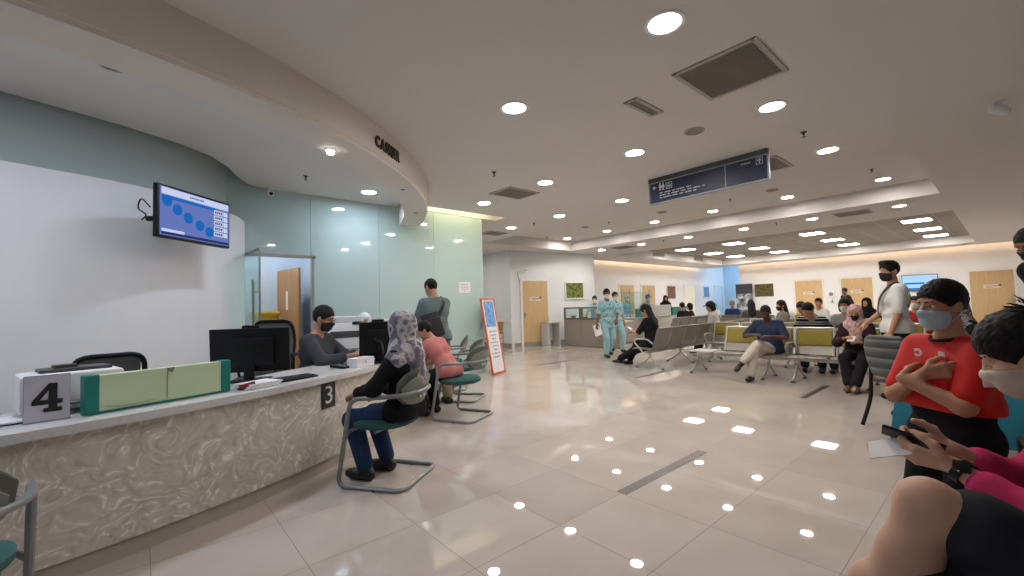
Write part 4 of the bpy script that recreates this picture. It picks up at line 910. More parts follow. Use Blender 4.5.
def nets(prims, v, k=.03, infl=0., cuts=(), planes=(), rough=0.):
    """smooth union of prims grown by infl; planes (n, c) keep n.p <= c; cuts are prims removed"""
    lo = np.min([bounds(p)[0] for p in prims], 0)-infl-2.5*v; hi = np.max([bounds(p)[1] for p in prims], 0)+infl+2.5*v
    n = np.ceil((hi-lo)/v).astype(int)+1; ax = [lo[i]+v*np.arange(n[i]) for i in range(3)]
    f = np.full(n, .5, np.float32)
    for p in prims:
        kk = k
        b0, b1 = bounds(p, infl+k+2*v); i0 = np.clip(np.floor((b0-lo)/v).astype(int), 0, n); i1 = np.clip(np.ceil((b1-lo)/v).astype(int)+1, 0, n)
        sl = tuple(slice(i0[i], i1[i]) for i in range(3))
        X, Y, Z = ax[0][sl[0]][:, None, None], ax[1][sl[1]][None, :, None], ax[2][sl[2]][None, None, :]
        d = (dist(p, X, Y, Z)-infl).astype(np.float32); a = f[sl]; h = np.clip(.5+.5*(a-d)/kk, 0, 1); f[sl] = a*(1-h)+d*h-kk*h*(1-h)
    X, Y, Z = ax[0][:, None, None], ax[1][None, :, None], ax[2][None, None, :]
    if rough: f = (f+rough*(np.sin(X*150+Z*60+np.sin(Y*70)*1.5)*np.sin(Y*110-Z*90)+.6*np.sin(X*310+Y*170)*np.sin(Z*240+Y*90))).astype(np.float32)
    for nn, c in planes: f = np.maximum(f, (nn[0]*X+nn[1]*Y+nn[2]*Z-c).astype(np.float32))
    for p in cuts: f = np.maximum(f, -dist(p, X, Y, Z).astype(np.float32))
    if rough: f = (f+rough*(np.sin(X*230+Z*90)*np.sin(Y*260+Z*120)+.7*np.sin(Z*330+X*140)*np.sin(Y*190))).astype(np.float32)
    return surf(f, lo, v)
def surf(f, lo, v):
    s = f < 0; nx, ny, nz = f.shape
    if not s.any(): return np.zeros((0, 3)), np.zeros((0, 4), int)
    cn = np.zeros((nx-1, ny-1, nz-1), np.int8)
    for dx in (0, 1):
        for dy in (0, 1):
            for dz in (0, 1): cn += s[dx:nx-1+dx, dy:ny-1+dy, dz:nz-1+dz]
    act = np.argwhere((cn > 0) & (cn < 8)); idx = np.full(cn.shape, -1, np.int64); idx[tuple(act.T)] = np.arange(len(act))
    P = np.zeros((len(act), 3)); C = np.zeros(len(act)); cor = [(x, y, z) for x in (0, 1) for y in (0, 1) for z in (0, 1)]
    for a in cor:
        for i in range(3):
            if a[i]: continue
            b = list(a); b[i] = 1
            fa = f[act[:, 0]+a[0], act[:, 1]+a[1], act[:, 2]+a[2]]; fb = f[act[:, 0]+b[0], act[:, 1]+b[1], act[:, 2]+b[2]]
            m = (fa < 0) != (fb < 0); t = np.where(m, fa/np.where(m, fa-fb, 1), 0); q = np.tile(np.array(a, float), (len(act), 1)); q[:, i] += t; P[m] += q[m]; C[m] += 1
    V = lo+v*(act+P/C[:, None]); Q = []
    for i in range(3):
        j, k = (i+1) % 3, (i+2) % 3; A = [slice(None)]*3; B = [slice(None)]*3; A[i] = slice(0, -1); B[i] = slice(1, None)
        e = s[tuple(A)] != s[tuple(B)]; g = np.argwhere(e); g = g[(g[:, j] > 0) & (g[:, k] > 0) & (g[:, j] < f.shape[j]-1) & (g[:, k] < f.shape[k]-1)]
        def at(dj, dk): q = g.copy(); q[:, j] += dj; q[:, k] += dk; return idx[q[:, 0], q[:, 1], q[:, 2]]
        q = np.stack([at(-1, -1), at(0, -1), at(0, 0), at(-1, 0)], 1); fl = ~s[g[:, 0], g[:, 1], g[:, 2]]; q[fl] = q[fl][:, ::-1]; Q.append(q)
    return V, np.concatenate(Q)
def ik(a, t, l1, l2, pole):
    d = t-a; L = np.linalg.norm(d); L2 = min(L, (l1+l2)*.999); dn_ = unit(d); t = a+dn_*L2
    x = (l1*l1-l2*l2+L2*L2)/(2*L2); h = math.sqrt(max(0, l1*l1-x*x)); pp = unit(pole-dn_*(pole@dn_)); return a+dn_*x+pp*h, t
SKIN = {'tan': M('skin_tan', (176, 128, 98), .55, var=.04, scale=14), 'light': M('skin_light', (206, 164, 138), .55, var=.04, scale=14), 'brown': M('skin_brown', (120, 82, 62), .55, var=.04, scale=14), 'dark': M('skin_dark', (84, 56, 44), .55, var=.04, scale=14)}
HAIR = M('hair_black', (16, 13, 12), .6, var=.25, scale=60, spec=.25); HAIRG = M('hair_grey', (150, 140, 126), .7, var=.2, scale=50)
MASKB = M('mask_black', (24, 24, 28), .8); MASKW = M('mask_white', (222, 220, 216), .8, var=.02); MASKBL = M('mask_pale_blue', (170, 196, 210), .8, var=.03); EYE = M('eye_dark', (20, 14, 12), .15); EYEW = M('eye_white', (220, 214, 208), .2)
def hand_prims(w, d, n, side, curl=.45, spread=.1):
    d = unit(d); n = unit(n-d*(n@d))      # a points to the thumb
    a = np.cross(d, n) if side > 0 else np.cross(n, d)
    P = []; off = (.030, .011, -.009, -.027); fl = (.072, .082, .077, .06)
    for o, L in zip(off, fl):
        k0 = w+d*.088+a*o; P.append(cap(w+d*.012+a*o*.55, k0, .0145, .0125))
        dd = unit(d+a*o*spread*8); q = k0; ang = 0
        for j, (fr, r) in enumerate(((.42, .0105), (.32, .0095), (.26, .0085))):
            ang += curl*(.75, 1.1, .8)[j]; e = unit(dd*math.cos(ang)+n*math.sin(ang)); q2 = q+e*L*fr; P.append(cap(q, q2, r, r*.93)); q = q2
    t0 = w+d*.022+a*.022; t1 = t0+unit(d*.55+a*.7+n*.35)*.042; t2 = t1+unit(d*.9+a*.3+n*.4)*.034; t3 = t2+unit(d*.95+a*.05+n*.45)*.026
    P += [cap(t0, t1, .0155, .0135), cap(t1, t2, .0125, .011), cap(t2, t3, .011, .009)]
    return P
NP = 0
def person(label, loc, face, H=1.7, pose='stand', seat=.45, lean=0., twist=0., side=0., head=(0, 0, 0), hR=None, hL=None, eR=None, eL=None, fR=None, fL=None, kR=None, kL=None, fa=(0, 0), nR=None, nL=None, dR=None, dL=None, cR=.45, cL=.45,
           skin='tan', shirt=None, sleeve=.55, hem=-.07, under=None, trousers=None, tleg=1.92, skirt=None, shoes=None, mask=None, hair='short', hmat=None, scarf=None, hijab=None, hvol=0., hs=1.04, det=0, bulk=1., group=None, cap_mat=None, collar=None, z0=0., extra=None, wt=None):
    s = H/1.7; V0 = {0: .024, 1: .017, 2: .0115}[det]
    root_loc = (loc[0], loc[1], z0)
    pz = .935 if pose == 'stand' else seat/s+.095
    T = rz_(twist) @ ry(side) @ rx(-lean); P0 = v3(0, 0, pz)
    tp = lambda x, y, z: P0+T @ v3(x, y, z)
    neck = tp(0, -.012, .505); HR = rz_(head[0]) @ ry(head[2]) @ rx(-head[1])
    hc = neck+T @ v3(0, .012, .055)+HR @ v3(0, .018, .098*hs)
    hp = lambda x, y, z: hc+HR @ v3(x, y, z)*hs
    ellh = lambda c, r, R=None: ell(c, v3(*r)*hs, R)
    caph = lambda a, b, ra, rb=None: cap(a, b, ra*hs, None if rb is None else rb*hs)
    sh = {1: tp(.158*bulk, -.01, .425), -1: tp(-.158*bulk, -.01, .425)}
    up_l, fo_l = .285, .25
    W = {}; E = {}
    for sd, h, e in ((1, hR, eR), (-1, hL, eL)):
        tgt = v3(*h)/s if h is not None else (tp(sd*.235, .04, -.085) if pose == 'stand' else v3(sd*.12, .30, pz+.1))
        pole = v3(*e) if e is not None else (T @ v3(sd*.35, -1, -.25) if pose == 'stand' else v3(sd*.55, -.5, -.6))
        E[sd], W[sd] = ik(sh[sd], tgt, up_l, fo_l, pole)
    hip = {1: P0+rz_(twist*.4) @ v3(.088, 0, -.03), -1: P0+rz_(twist*.4) @ v3(-.088, 0, -.03)}
    K = {}; A = {}
    for sd, f, kk in ((1, fR, kR), (-1, fL, kL)):
        tgt = v3(*f)/s if f is not None else (v3(sd*.095, -.02, .088) if pose == 'stand' else v3(sd*.12, .43, .088))
        K[sd], A[sd] = ik(hip[sd], tgt, .435, .415, v3(*kk) if kk is not None else v3(sd*.12, 1, .25))
    bw = bulk
    torso = [cap(tp(-.075*bw, 0, .0), tp(.075*bw, 0, .0), .108*bw), cap(tp(-.06*bw, .004, .14), tp(.06*bw, .004, .14), .098*bw), cap(tp(-.085*bw, .0, .31), tp(.085*bw, .0, .31), .105*bw), cap(tp(-.105*bw, -.012, .40), tp(.105*bw, -.012, .40), .068)]
    if bw > 1.05: torso.append(ell(tp(0, .05, .1), (.13*bw, .12*bw, .15)))
    shp = [cap(tp(sd*.035, -.018, .475), tp(sd*.145*bw, -.012, .432), .046, .044) for sd in (1, -1)]
    uarm = {sd: cap(sh[sd], E[sd], .049*(.6+.4*bw), .039) for sd in (1, -1)}; farm = {sd: cap(E[sd], W[sd], .041, .027) for sd in (1, -1)}
    neckp = [cap(tp(0, -.015, .47), hc+HR @ v3(0, -.02, -.07), .058, .052)]
    thigh = {sd: cap(hip[sd], K[sd], .086*(.5+.5*bw), .057) for sd in (1, -1)}
    def shin(sd):
        m = K[sd]+(A[sd]-K[sd])*.32+unit(np.cross(np.cross(K[sd]-hip[sd], A[sd]-K[sd]), A[sd]-K[sd]))*(.012 if pose == 'sit' else .0)
        if pose == 'stand': m = m+v3(0, -.012, 0)
        return [cap(K[sd], m, .054, .056), cap(m, A[sd], .056, .034)]
    shins = {sd: shin(sd) for sd in (1, -1)}
    feet = {}
    for sd, a in ((1, fa[0]), (-1, fa[1])):
        fd = rz_(a) @ v3(0, 1, 0) if not isinstance(a, tuple) else unit(v3(*a)); lo_ = A[sd]+v3(0, 0, -.05)
        if isinstance(a, tuple): lo_ = A[sd]+unit(A[sd]-K[sd])*.045
        fw = np.cross(fd, v3(0, 0, 1)); fw = unit(fw)*.012
        feet[sd] = [cap(A[sd], lo_-fd*.035, .036, .036), cap(lo_-fd*.03, lo_+fd*.12-v3(0, 0, .006 if not isinstance(a, tuple) else 0), .036, .032), cap(lo_+fd*.11-fw, lo_+fd*.165-fw*.5, .028, .024), cap(lo_+fd*.11+fw, lo_+fd*.15+fw, .026, .022)]
    hn = {}
    for sd, nn, dd, cu in ((1, nR, dR, cR), (-1, nL, dL, cL)):
        d = unit(W[sd]-E[sd]) if dd is None else unit(v3(*dd)); n = v3(*nn) if nn is not None else (v3(-sd, 0, 0)-.0 if pose == 'stand' and (hR if sd > 0 else hL) is None else v3(-sd*.3, 0, -1))
        hn[sd] = hand_prims(W[sd], d, n, sd, cu)
    skullR = HR
    headp = [ellh(hp(0, -.014, .03), (.075, .094, .088), skullR), ellh(hp(0, .02, -.042), (.057, .068, .078), skullR), ellh(hp(0, .058, -.092), (.026, .022, .02), skullR),
             caph(hp(-.033, .068, .026), hp(.033, .068, .026), .014), caph(hp(-.042, .05, -.022), hp(-.036, .06, -.02), .016), caph(hp(.042, .05, -.022), hp(.036, .06, -.02), .016)]
    nose = [caph(hp(0, .083, .008), hp(0, .098, -.026), .008, .0125), caph(hp(-.011, .088, -.03), hp(.011, .088, -.03), .009), caph(hp(-.018, .078, -.062), hp(.018, .078, -.062), .009), caph(hp(-.014, .078, -.072), hp(.014, .078, -.072), .0085)]
    ears = [ellh(hp(sd*.076, -.012, -.008), (.010, .019, .031), HR @ rz_(sd*.35)) for sd in (1, -1)]
    verts, faces = [], []
    def add(q):
        V, F = q; b = sum(len(x) for x in verts); verts.append(V); faces.append(F+b)
    bare = torso+shp+neckp+[uarm[1], uarm[-1], farm[1], farm[-1], thigh[1], thigh[-1]]+shins[1]+shins[-1]+feet[1]+feet[-1]
    add(nets(bare, V0, .035))
    add(nets(headp+nose+ears+neckp, {0: .012, 1: .008, 2: .005}[det], .014, cuts=[ellh(hp(sd*.031, .1, .004), (.019, .022, .012), HR) for sd in (1, -1)] if det else ()))
    for sd in (1, -1): add(nets(hn[sd]+[cap(E[sd]+(W[sd]-E[sd])*.8, W[sd], .029, .026)], {0: .009, 1: .007, 2: .0042}[det], .010))
    V = np.concatenate(verts)*s; F = np.concatenate(faces)
    body = link_mesh('person', V, F.tolist(), SKIN[skin], None, None, True, 0)
    body.location = root_loc; body.rotation_euler = (0, 0, math.radians(face)-PI/2)
    tag(body, label, 'person', group)
    def kid(name, q, m, lab=None):
        V, F = q
        if len(V) == 0: return None
        o = link_mesh(name, V*s, F.tolist(), m, body, None, True, 0)
        if lab: o['label'] = lab
        return o
    g = V0*.95
    Tn = T @ v3(0, 0, 1); nb = tp(0, 0, .50)
    def arm_parts(sl):
        out = []
        for sd in (1, -1):
            if sl <= 1: out.append(cap(sh[sd], sh[sd]+(E[sd]-sh[sd])*sl, .056*(.6+.4*bw), .056-.010*sl))
            else: out += [cap(sh[sd], E[sd], .055*(.6+.4*bw), .047), cap(E[sd], E[sd]+(W[sd]-E[sd])*(sl-1), .047, .047-.014*(sl-1))]
        return out
    if under is not None: kid('undershirt', nets(torso+shp+arm_parts(1.0), g, .04, .007, planes=[(Tn, Tn @ nb), (-Tn, -(Tn @ tp(0, 0, -.02)))]), under)
    if shirt is not None:
        # open sleeve ends: stop the sleeve capsule short of the arm skin
        pl = [(Tn, Tn @ nb+.004), (-Tn, -(Tn @ tp(0, 0, hem)))] if pose == 'stand' or hem < -.08 else [(Tn, Tn @ nb+.004)]
        base_t = [cap(tp(-.075*bw, 0, max(hem+.03, -.02)), tp(.075*bw, 0, max(hem+.03, -.02)), .116*bw)]+torso[1:]
        if pose != 'stand': base_t += [cap(hip[sd], hip[sd]+(K[sd]-hip[sd])*.12, .096*(.5+.5*bw)) for sd in (1, -1)]
        if pose == 'stand' and hem < -.02: base_t.append(cap(tp(-.07*bw, 0, hem), tp(.07*bw, 0, hem), .118*bw))
        if pose != 'stand': pl.append((v3(0, 0, -1), -(pz-.085)))
        kid('shirt', nets(base_t+shp+arm_parts(sleeve), g, .045, .015, planes=pl, cuts=[cap(tp(0, .0, .505), tp(0, .02, .58), .066, .07)]), shirt)
        if collar is not None:
            b_ = MB(); ring = []
            for i in range(18):
                a = 2*PI*i/18; ring.append(Vector(tp(.064*math.cos(a), .005+.066*math.sin(a), .497-.02*max(0, math.sin(a))))*s)
            b_.tube(ring, .009*s, 6, closed=True).build('collar', collar, body)
    if trousers is not None:
        lp = []
        for sd in (1, -1):
            lp.append(cap(hip[sd], K[sd], .09*(.5+.5*bw), .068))
            if tleg > 1: lp.append(cap(K[sd], K[sd]+(A[sd]-K[sd])*(tleg-1), .069, .058-.004*(tleg-1)))
            else: lp[-1] = cap(hip[sd], hip[sd]+(K[sd]-hip[sd])*tleg, .095*(.5+.5*bw), .095-.018*tleg)
        kid('trousers', nets([torso[0]]+(torso[1:2] if hem >= .02 else [])+lp, g, .03, .013, planes=[] if max(K[1][2], K[-1][2]) > tp(0, 0, .03)[2] and pose != 'stand' else ([(Tn, Tn @ tp(0, 0, .05 if hem < .02 else hem+.06))] if pose == 'stand' else [(v3(0, 0, 1), tp(0, 0, .06)[2])])), trousers)
    if skirt is not None:
        sp = [cap(hip[1], K[1], .1, .085), cap(hip[-1], K[-1], .1, .085), cap((hip[1]+hip[-1])/2, (K[1]+K[-1])/2, .1, .085)]
        for sd in (1, -1): sp.append(cap(K[sd], A[sd]+v3(0, 0, .02), .085, .1))
        sp.append(cap((K[1]+K[-1])/2, (A[1]+A[-1])/2+v3(0, 0, .03), .085, .1))
        kid('skirt', nets([torso[0]]+sp, g, .05, .012, planes=[(Tn, Tn @ tp(0, 0, .1)), (v3(0, 0, -1), -.07)]), skirt)
    if shoes is not None:
        for sd in (1, -1): kid('shoe', nets(feet[sd], max(.008, g*.6), .02, .009, planes=[(unit(A[sd]-K[sd])*.3+v3(0, 0, 1)*.7, (unit(A[sd]-K[sd])*.3+v3(0, 0, .7)) @ A[sd]+.012)] if not isinstance(fa[0 if sd > 0 else 1], tuple) else []), shoes)
    hv = {0: .012, 1: .008, 2: .0055}[det]
    pF = HR @ v3(0, -.667, .744); hm = hmat or HAIR
    if hair and hijab is None:
        if hair != 'none': 
            hpz = [ellh(hp(0, -.016, .036), (.084, .104, .100), skullR)]
            off = -.016 if hair in ('short', 'crop') else -.03
            if hair == 'crop': hpz = [ellh(hp(0, -.015, .032), (.078, .097, .092), skullR)]
            if hair == 'full': hpz.append(caph(hp(-.03, .05, .105), hp(.03, .05, .105), .03))
            if hair == 'long':
                hpz += [caph(hp(-.05, -.06, .0), tp(-.06, -.1, .38), .045, .04), caph(hp(.05, -.06, .0), tp(.06, -.1, .38), .045, .04), caph(hp(0, -.08, .0), tp(0, -.115, .3), .05, .03)]
            if hair == 'bob': hpz += [caph(hp(sd*.055, -.03, .0), hp(sd*.06, -.02, -.09), .045, .035) for sd in (1, -1)]+[caph(hp(0, -.07, 0), hp(0, -.07, -.09), .05, .04)]
            if hair == 'bun':
                bz = [ellh(hp(0, -.095, .075), (.045, .045, .042), skullR)]
                rn = random.Random(4)
                for i in range(44):
                    a = rn.uniform(-1.3, 1.3); c0 = hp(rn.uniform(-.03, .03), -.095, .1); c1 = c0+HR @ v3(rn.uniform(-.06, .06), .075*math.sin(a), .055*math.cos(a)+.02*rn.random()); bz.append(caph(c0, c1, .0045, .0018))
                kid('hair_bun', nets(bz, .0035, .0035), hm)
            if hair == 'pony': hpz += [caph(hp(0, -.1, .02), hp(0, -.16, -.08), .04, .04), caph(hp(0, -.16, -.08), hp(0, -.17, -.25), .04, .022)]
            q = nets(hpz[:1], hv, .02, planes=[(-pF, -(pF @ hc)-off), ])
            kid('hair', nets(hpz, hv, .03, cuts=[ellh(hp(0, .085, -.055), (.066, .075, .098), HR)]+([ellh(hp(0, .03, -.1), (.12, .1, .075), HR), caph(hp(-.2, .0, -.03), hp(.2, .0, -.03), .03)] if hair in ('short', 'crop', 'full', 'bun', 'pony') else []), planes=[(-pF, -(pF @ hc)-off)] if hair in ('short', 'crop', 'full', 'bun', 'pony') else [], rough=.0018 if det else 0.), hm)
    if hijab is not None:
        hj = [ellh(hp(0, -.016, .034), (.09, .108, .102), skullR), ellh(hp(0, .0, -.05), (.078, .082, .1), skullR), caph(hp(0, -.03, -.06), tp(0, -.02, .45), .085, .1), cap(tp(0, .03, .45), tp(0, .08, .27), .1, .085), cap(tp(0, -.05, .45), tp(0, -.09, .26), .1, .09)]
        hj += [cap(tp(sd*.03, 0, .5), tp(sd*.15, -.01, .41), .08, .075) for sd in (1, -1)]
        kid('headscarf', nets(hj, max(.008, g*.75), .05, .006+hvol, cuts=[ellh(hp(0, .105, -.012), (.058, .07, .082), HR)]), hijab)
        pl = hp(0, 0, 0)
    if scarf is not None: kid('scarf', nets([cap(tp(-.07, .02, .5), tp(.07, .02, .5), .06), cap(tp(0, .06, .46), tp(0, .11, .3), .06, .05)], g, .04, .006), scarf)
    if cap_mat is not None:
        kid('cap', nets([ellh(hp(0, -.014, .045), (.088, .106, .09), skullR)], hv, .02, planes=[(-(HR @ v3(0, 0, 1)), -(HR @ v3(0, 0, 1)) @ hp(0, 0, .045))]), cap_mat)
        kid('cap_brim', nets([ellh(hp(0, .10, .052), (.062, .055, .012), HR)], hv*.7, .01), cap_mat)
    if mask is not None:
        up = HR @ v3(0, -.25, .97); fw = HR @ v3(0, 1, 0); q = HR @ v3(0, 0, 1)
        mp = headp[1:3]+headp[4:]+nose
        kid('face_mask', nets(mp, hv, .02, .007, planes=[(up, up @ hp(0, .09, -.014)), (-fw, -(fw @ hp(0, .012, 0))), (-q, -(q @ hp(0, 0, -.118)))]), mask)
        if det:
            b_ = MB()
            for sd in (1, -1):
                for zz in (-.03, -.085): b_.tube([Vector(hp(sd*.056, .03, zz))*s, Vector(hp(sd*.078, .0, (zz-.01)*.6))*s, Vector(hp(sd*.083, -.022, .005 if zz > -.05 else -.03))*s], .0016*s, 5)
            b_.build('mask_loop', mask, body)
    if det:
        down = head[1]+lean*.5 > .3
        for sd in (1, -1):
            if det == 2 and not down: kid('eye', nets([ellh(hp(sd*.031, .070, .003), (.0125, .010, .0062), HR)], .0033, .01), EYEW)
            if down: kid('eyelash', nets([caph(hp(sd*.021, .083, -.003), hp(sd*.041, .077, -.003), .0032, .0026)], .0026, .01), EYE)
            else: kid('eye_iris', nets([ellh(hp(sd*.031, .0785, .003), (.0058, .0035, .0058), HR)], .0025 if det == 2 else .004, .01), EYE)
            kid('eyebrow', nets([caph(hp(sd*.016, .086, .026), hp(sd*.045, .074, .029), .0045, .003)], .003 if det == 2 else .005, .01), HAIR)
    info = dict(s=s, body=body, tp=tp, hp=hp, W=W, E=E, K=K, A=A, HR=HR, T=T, kid=kid, sh=sh, pz=pz, hn=hn)
    return info
def world_of(info, p):
    b = info['body']; a = b.rotation_euler.z; p = np.asarray(p)*info['s']
    return Vector((b.location.x+p[0]*math.cos(a)-p[1]*math.sin(a), b.location.y+p[0]*math.sin(a)+p[1]*math.cos(a), b.location.z+p[2]))
# ------------------------------------------------------------------ people
def cl(name, c, var=.08, scale=18, rough=.9): return M('cloth_'+name, c, rough, var=var, scale=scale, spec=.2)
BLK = cl('black', (24, 24, 27), .15); JEANS = cl('jeans', (40, 58, 92), .15, 60); DARKT = cl('dark_trousers', (28, 28, 32)); SHOEB = M('shoe_black', (24, 23, 24), .45); SHOEBR = M('shoe_brown', (96, 70, 52), .5)
FLORAL = cloth_pattern('floral_scarf', [(.3, (62, 60, 72)), (.38, (92, 90, 100)), (.46, (150, 148, 154)), (.6, (192, 188, 190)), (.72, (112, 108, 118))], 13, .85, 'voronoi')
SCRUB = cloth_pattern('print_scrubs', [(.36, (88, 140, 154)), (.46, (138, 184, 192)), (.56, (178, 208, 212)), (.66, (118, 168, 180))], 22, .85, 'noise', .8)
SCRUBT = cl('scrub_trousers', (150, 190, 196), .06); BATIK = cloth_pattern('batik_scarf', [(.36, (150, 108, 108)), (.5, (196, 160, 158)), (.62, (214, 186, 182)), (.7, (140, 98, 100))], 26, .85, 'noise', 1.2)
STRIPE = cloth_pattern('striped_knit', [(.0, (22, 22, 26)), (.55, (214, 214, 214)), (.8, (22, 22, 26))], 3.2, .9, 'z')
MONO = cloth_pattern('black_white_scarf', [(.4, (30, 30, 32)), (.47, (200, 192, 186)), (.56, (120, 110, 106)), (.62, (34, 32, 34))], 15, .85, 'noise', 1.5)
cash = person('person in a charcoal shirt and black mask seated working behind the counter', (1.34, 4.76), -48, 1.72, 'sit', .46, lean=.16, head=(.15, .3, 0), hR=(.07, .46, .83), hL=(-.14, .44, .83), eR=(.8, -.5, -.6), eL=(-.8, -.5, -.6), shirt=cl('charcoal', (62, 64, 68)), sleeve=1.7, trousers=DARKT, shoes=SHOEB, mask=MASKB, hair='short', skin='tan', det=2)
b = MB()
for sd in (1, -1):
    pts = [Vector(cash['hp'](sd*.031+.022*math.cos(a), .1-.01*abs(math.cos(a)), .004+.016*math.sin(a)))*cash['s'] for a in [2*PI*i/14 for i in range(14)]]
    b.tube(pts, .002, 5, closed=True); b.tube([Vector(cash['hp'](sd*.05, .09, .006))*cash['s'], Vector(cash['hp'](sd*.08, 0, .006))*cash['s']], .002, 5)
b.tube([Vector(cash['hp'](-.01, .1, .006))*cash['s'], Vector(cash['hp'](.01, .1, .006))*cash['s']], .002, 5).build('eyeglasses', BLACK, cash['body'])
person('person in a pale headscarf half hidden by the printers behind the counter', (2.5, 6.32), -95, 1.56, 'sit', .44, lean=.1, head=(0, .3, 0), shirt=cl('pale_blouse', (190, 192, 200)), sleeve=1.8, trousers=DARKT, shoes=SHOEB, mask=MASKW, hijab=cl('pale_scarf', (206, 208, 214)))
person('woman in a grey floral headscarf and black robe seated at counter three', (1.54, 3.07), math.degrees(facing_c(1.45, 3.2))+90, 1.54, 'sit', .45, lean=-.0, head=(-.1, .12, 0), hR=(.14, .30, .62), hL=(-.19, .30, .66), eL=(-.8, -.2, -.8), fR=(.1, .24, .088), fL=(-.12, .28, .088), shirt=BLK, sleeve=1.85, hem=-.06, trousers=JEANS, shoes=SHOEB, hijab=FLORAL, hvol=.010, mask=MASKB, det=2)
person('person in a pink top bending forward on a chair at the counter', (2.80, 4.42), 116, 1.5, 'sit', .46, lean=.62, head=(.5, .5, 0), hR=(.24, .42, .62), hL=(-.14, .50, .80), eR=(1, -.5, .1), fR=(.1, .28, .088), fL=(-.1, .3, .088), shirt=cl('pink_top', (186, 116, 112), .06), sleeve=.75, trousers=DARKT, shoes=SHOEB, hair='short', det=1)
st = person('man in a grey green t-shirt standing at the counter with a sling bag', (3.05, 5.12), 82, 1.70, 'stand', lean=.18, head=(.35, .35, 0), hR=(.12, .42, .98), hL=(-.16, .40, .95), eR=(1, -.6, -.3), eL=(-1, -.6, -.3), shirt=cl('slate_green', (104, 118, 120), .06), sleeve=.85, hem=-.1, trousers=cl('khaki', (140, 122, 104)), shoes=SHOEB, hair='crop', det=1, fR=(.12, -.06, .088), fL=(-.12, .02, .088))
nurse = person('nurse in pale teal printed scrubs and white mask walking with a paper', (8.60, 6.44), -122, 1.63, 'stand', lean=.02, head=(-.15, .05, 0), hR=(.3, .1, .82), hL=(-.16, .2, .90), eL=(-1, -.8, -.2), fR=(.1, .12, .088), fL=(-.1, -.22, .12), shirt=SCRUB, sleeve=.9, hem=-.2, trousers=SCRUBT, shoes=SHOEB, mask=MASKW, hair='short', skin='brown', det=1)
person('nurse in teal scrubs walking just behind the nurse with the paper', (9.65, 6.95), -118, 1.58, 'stand', fR=(.1, -.15, .1), fL=(-.1, .15, .088), shirt=SCRUB, sleeve=.9, hem=-.2, trousers=SCRUBT, shoes=SHOEB, mask=MASKW, hair='short', skin='tan')
person('nurse in teal scrubs reaching over the nurse desk from behind its window', (11.22, 8.85), -150, 1.56, 'stand', lean=.3, hL=(-.1, .6, 1.05), hR=(.2, .55, 1.0), shirt=SCRUB, sleeve=.9, hem=-.15, trousers=SCRUBT, shoes=SHOEB, mask=MASKW, hair='short', skin='tan')
person('nurse in a white cap standing behind the glass screen of the station', (13.2, 9.0), -110, 1.58, 'stand', shirt=cl('blue_scrubs', (150, 184, 206)), sleeve=.9, hem=-.15, trousers=SCRUBT, shoes=SHOEB, mask=MASKW, hair='full', hmat=cl('white_cap', (206, 210, 212)), skin='tan')
person('nurse with dark hair seated behind the glass screen of the station', (12.75, 9.05), -110, 1.58, 'sit', .48, shirt=SCRUB, sleeve=.9, trousers=SCRUBT, shoes=SHOEB, mask=MASKW, hair='short', skin='tan')
person('person with dark hair and white mask bending behind the teal and white screens', (14.0, 8.85), -100, 1.62, 'stand', lean=.45, shirt=cl('pale_shirt', (206, 210, 206)), sleeve=.9, trousers=DARKT, shoes=SHOEB, mask=MASKW, hair='full', skin='tan')
person('person in black standing behind the white screen of the station', (15.7, 8.95), -140, 1.56, 'stand', lean=.35, shirt=BLK, sleeve=1.8, trousers=DARKT, shoes=SHOEB, hijab=BLK, skin='tan')
wp_ = person('woman in black with long dark hair looking at her phone on the grey bench', (7.72, 4.70), 92, 1.66, 'sit', .405, lean=.12, head=(.1, .45, 0), hR=(.05, .36, .72), hL=(-.1, .38, .70), eR=(.7, -.5, -.5), eL=(-.7, -.5, -.5), fR=(.12, .62, .088), fL=(-.05, .8, .10), shirt=BLK, sleeve=.9, trousers=DARKT, shoes=SHOEB, hair='long', skin='tan', det=1)
person('man in a navy shirt and beige trousers sitting cross legged on the padded bench', (7.72, 2.58), 184, 1.56, 'sit', .405, lean=.24, head=(0, .42, 0), hR=(.14, .34, .72), hL=(-.10, .36, .70), eR=(.9, -.4, -.4), eL=(-.9, -.4, -.4), fR=(.18, .46, .088), fL=(.26, .56, .30), kL=(-.05, .3, 1), fa=(0, (.2, .8, -.5)), shirt=cl('navy', (44, 54, 76), .08), sleeve=.9, trousers=cl('beige', (196, 184, 170), .05), shoes=SHOEB, hair='crop', skin='dark', det=1, bulk=1.12)
ph = person('woman in a pink batik headscarf and black trousers on the padded bench', (7.74, 1.45), 182, 1.5, 'sit', .40, lean=.26, head=(.1, .2, 0), hR=(.1, .34, .70), hL=(-.08, .36, .66), fR=(.06, .50, .088), fL=(-.03, .58, .10), shirt=cl('maroon_dark', (48, 30, 34)), sleeve=1.8, trousers=DARKT, shoes=SHOEBR, hijab=BATIK, mask=MASKB, skin='tan', det=1)
gs = person('woman with dark hair, white mask and grey top behind the pink headscarf', (9.32, 1.90), 180, 1.64, 'sit', .41, head=(0, .1, 0), shirt=cl('grey_top', (150, 150, 152)), sleeve=1.2, trousers=DARKT, shoes=SHOEB, hair='bob', mask=MASKW, skin='tan', det=1)
MB().box(Vector(gs['tp'](0, .128, .25))*gs['s'], (.24, .02, .1), Matrix(gs['T'].tolist()), bev=.008).build('shirt_print', M('maroon_print', (92, 40, 50), .8), gs['body'])
person('man in a black and white striped top bending forward in the second row', (9.3, 2.38), 190, 1.74, 'sit', .41, lean=.60, head=(-.6, .5, 0), shirt=STRIPE, sleeve=1.1, trousers=DARKT, shoes=SHOEB, hair='short', skin='tan', det=1)
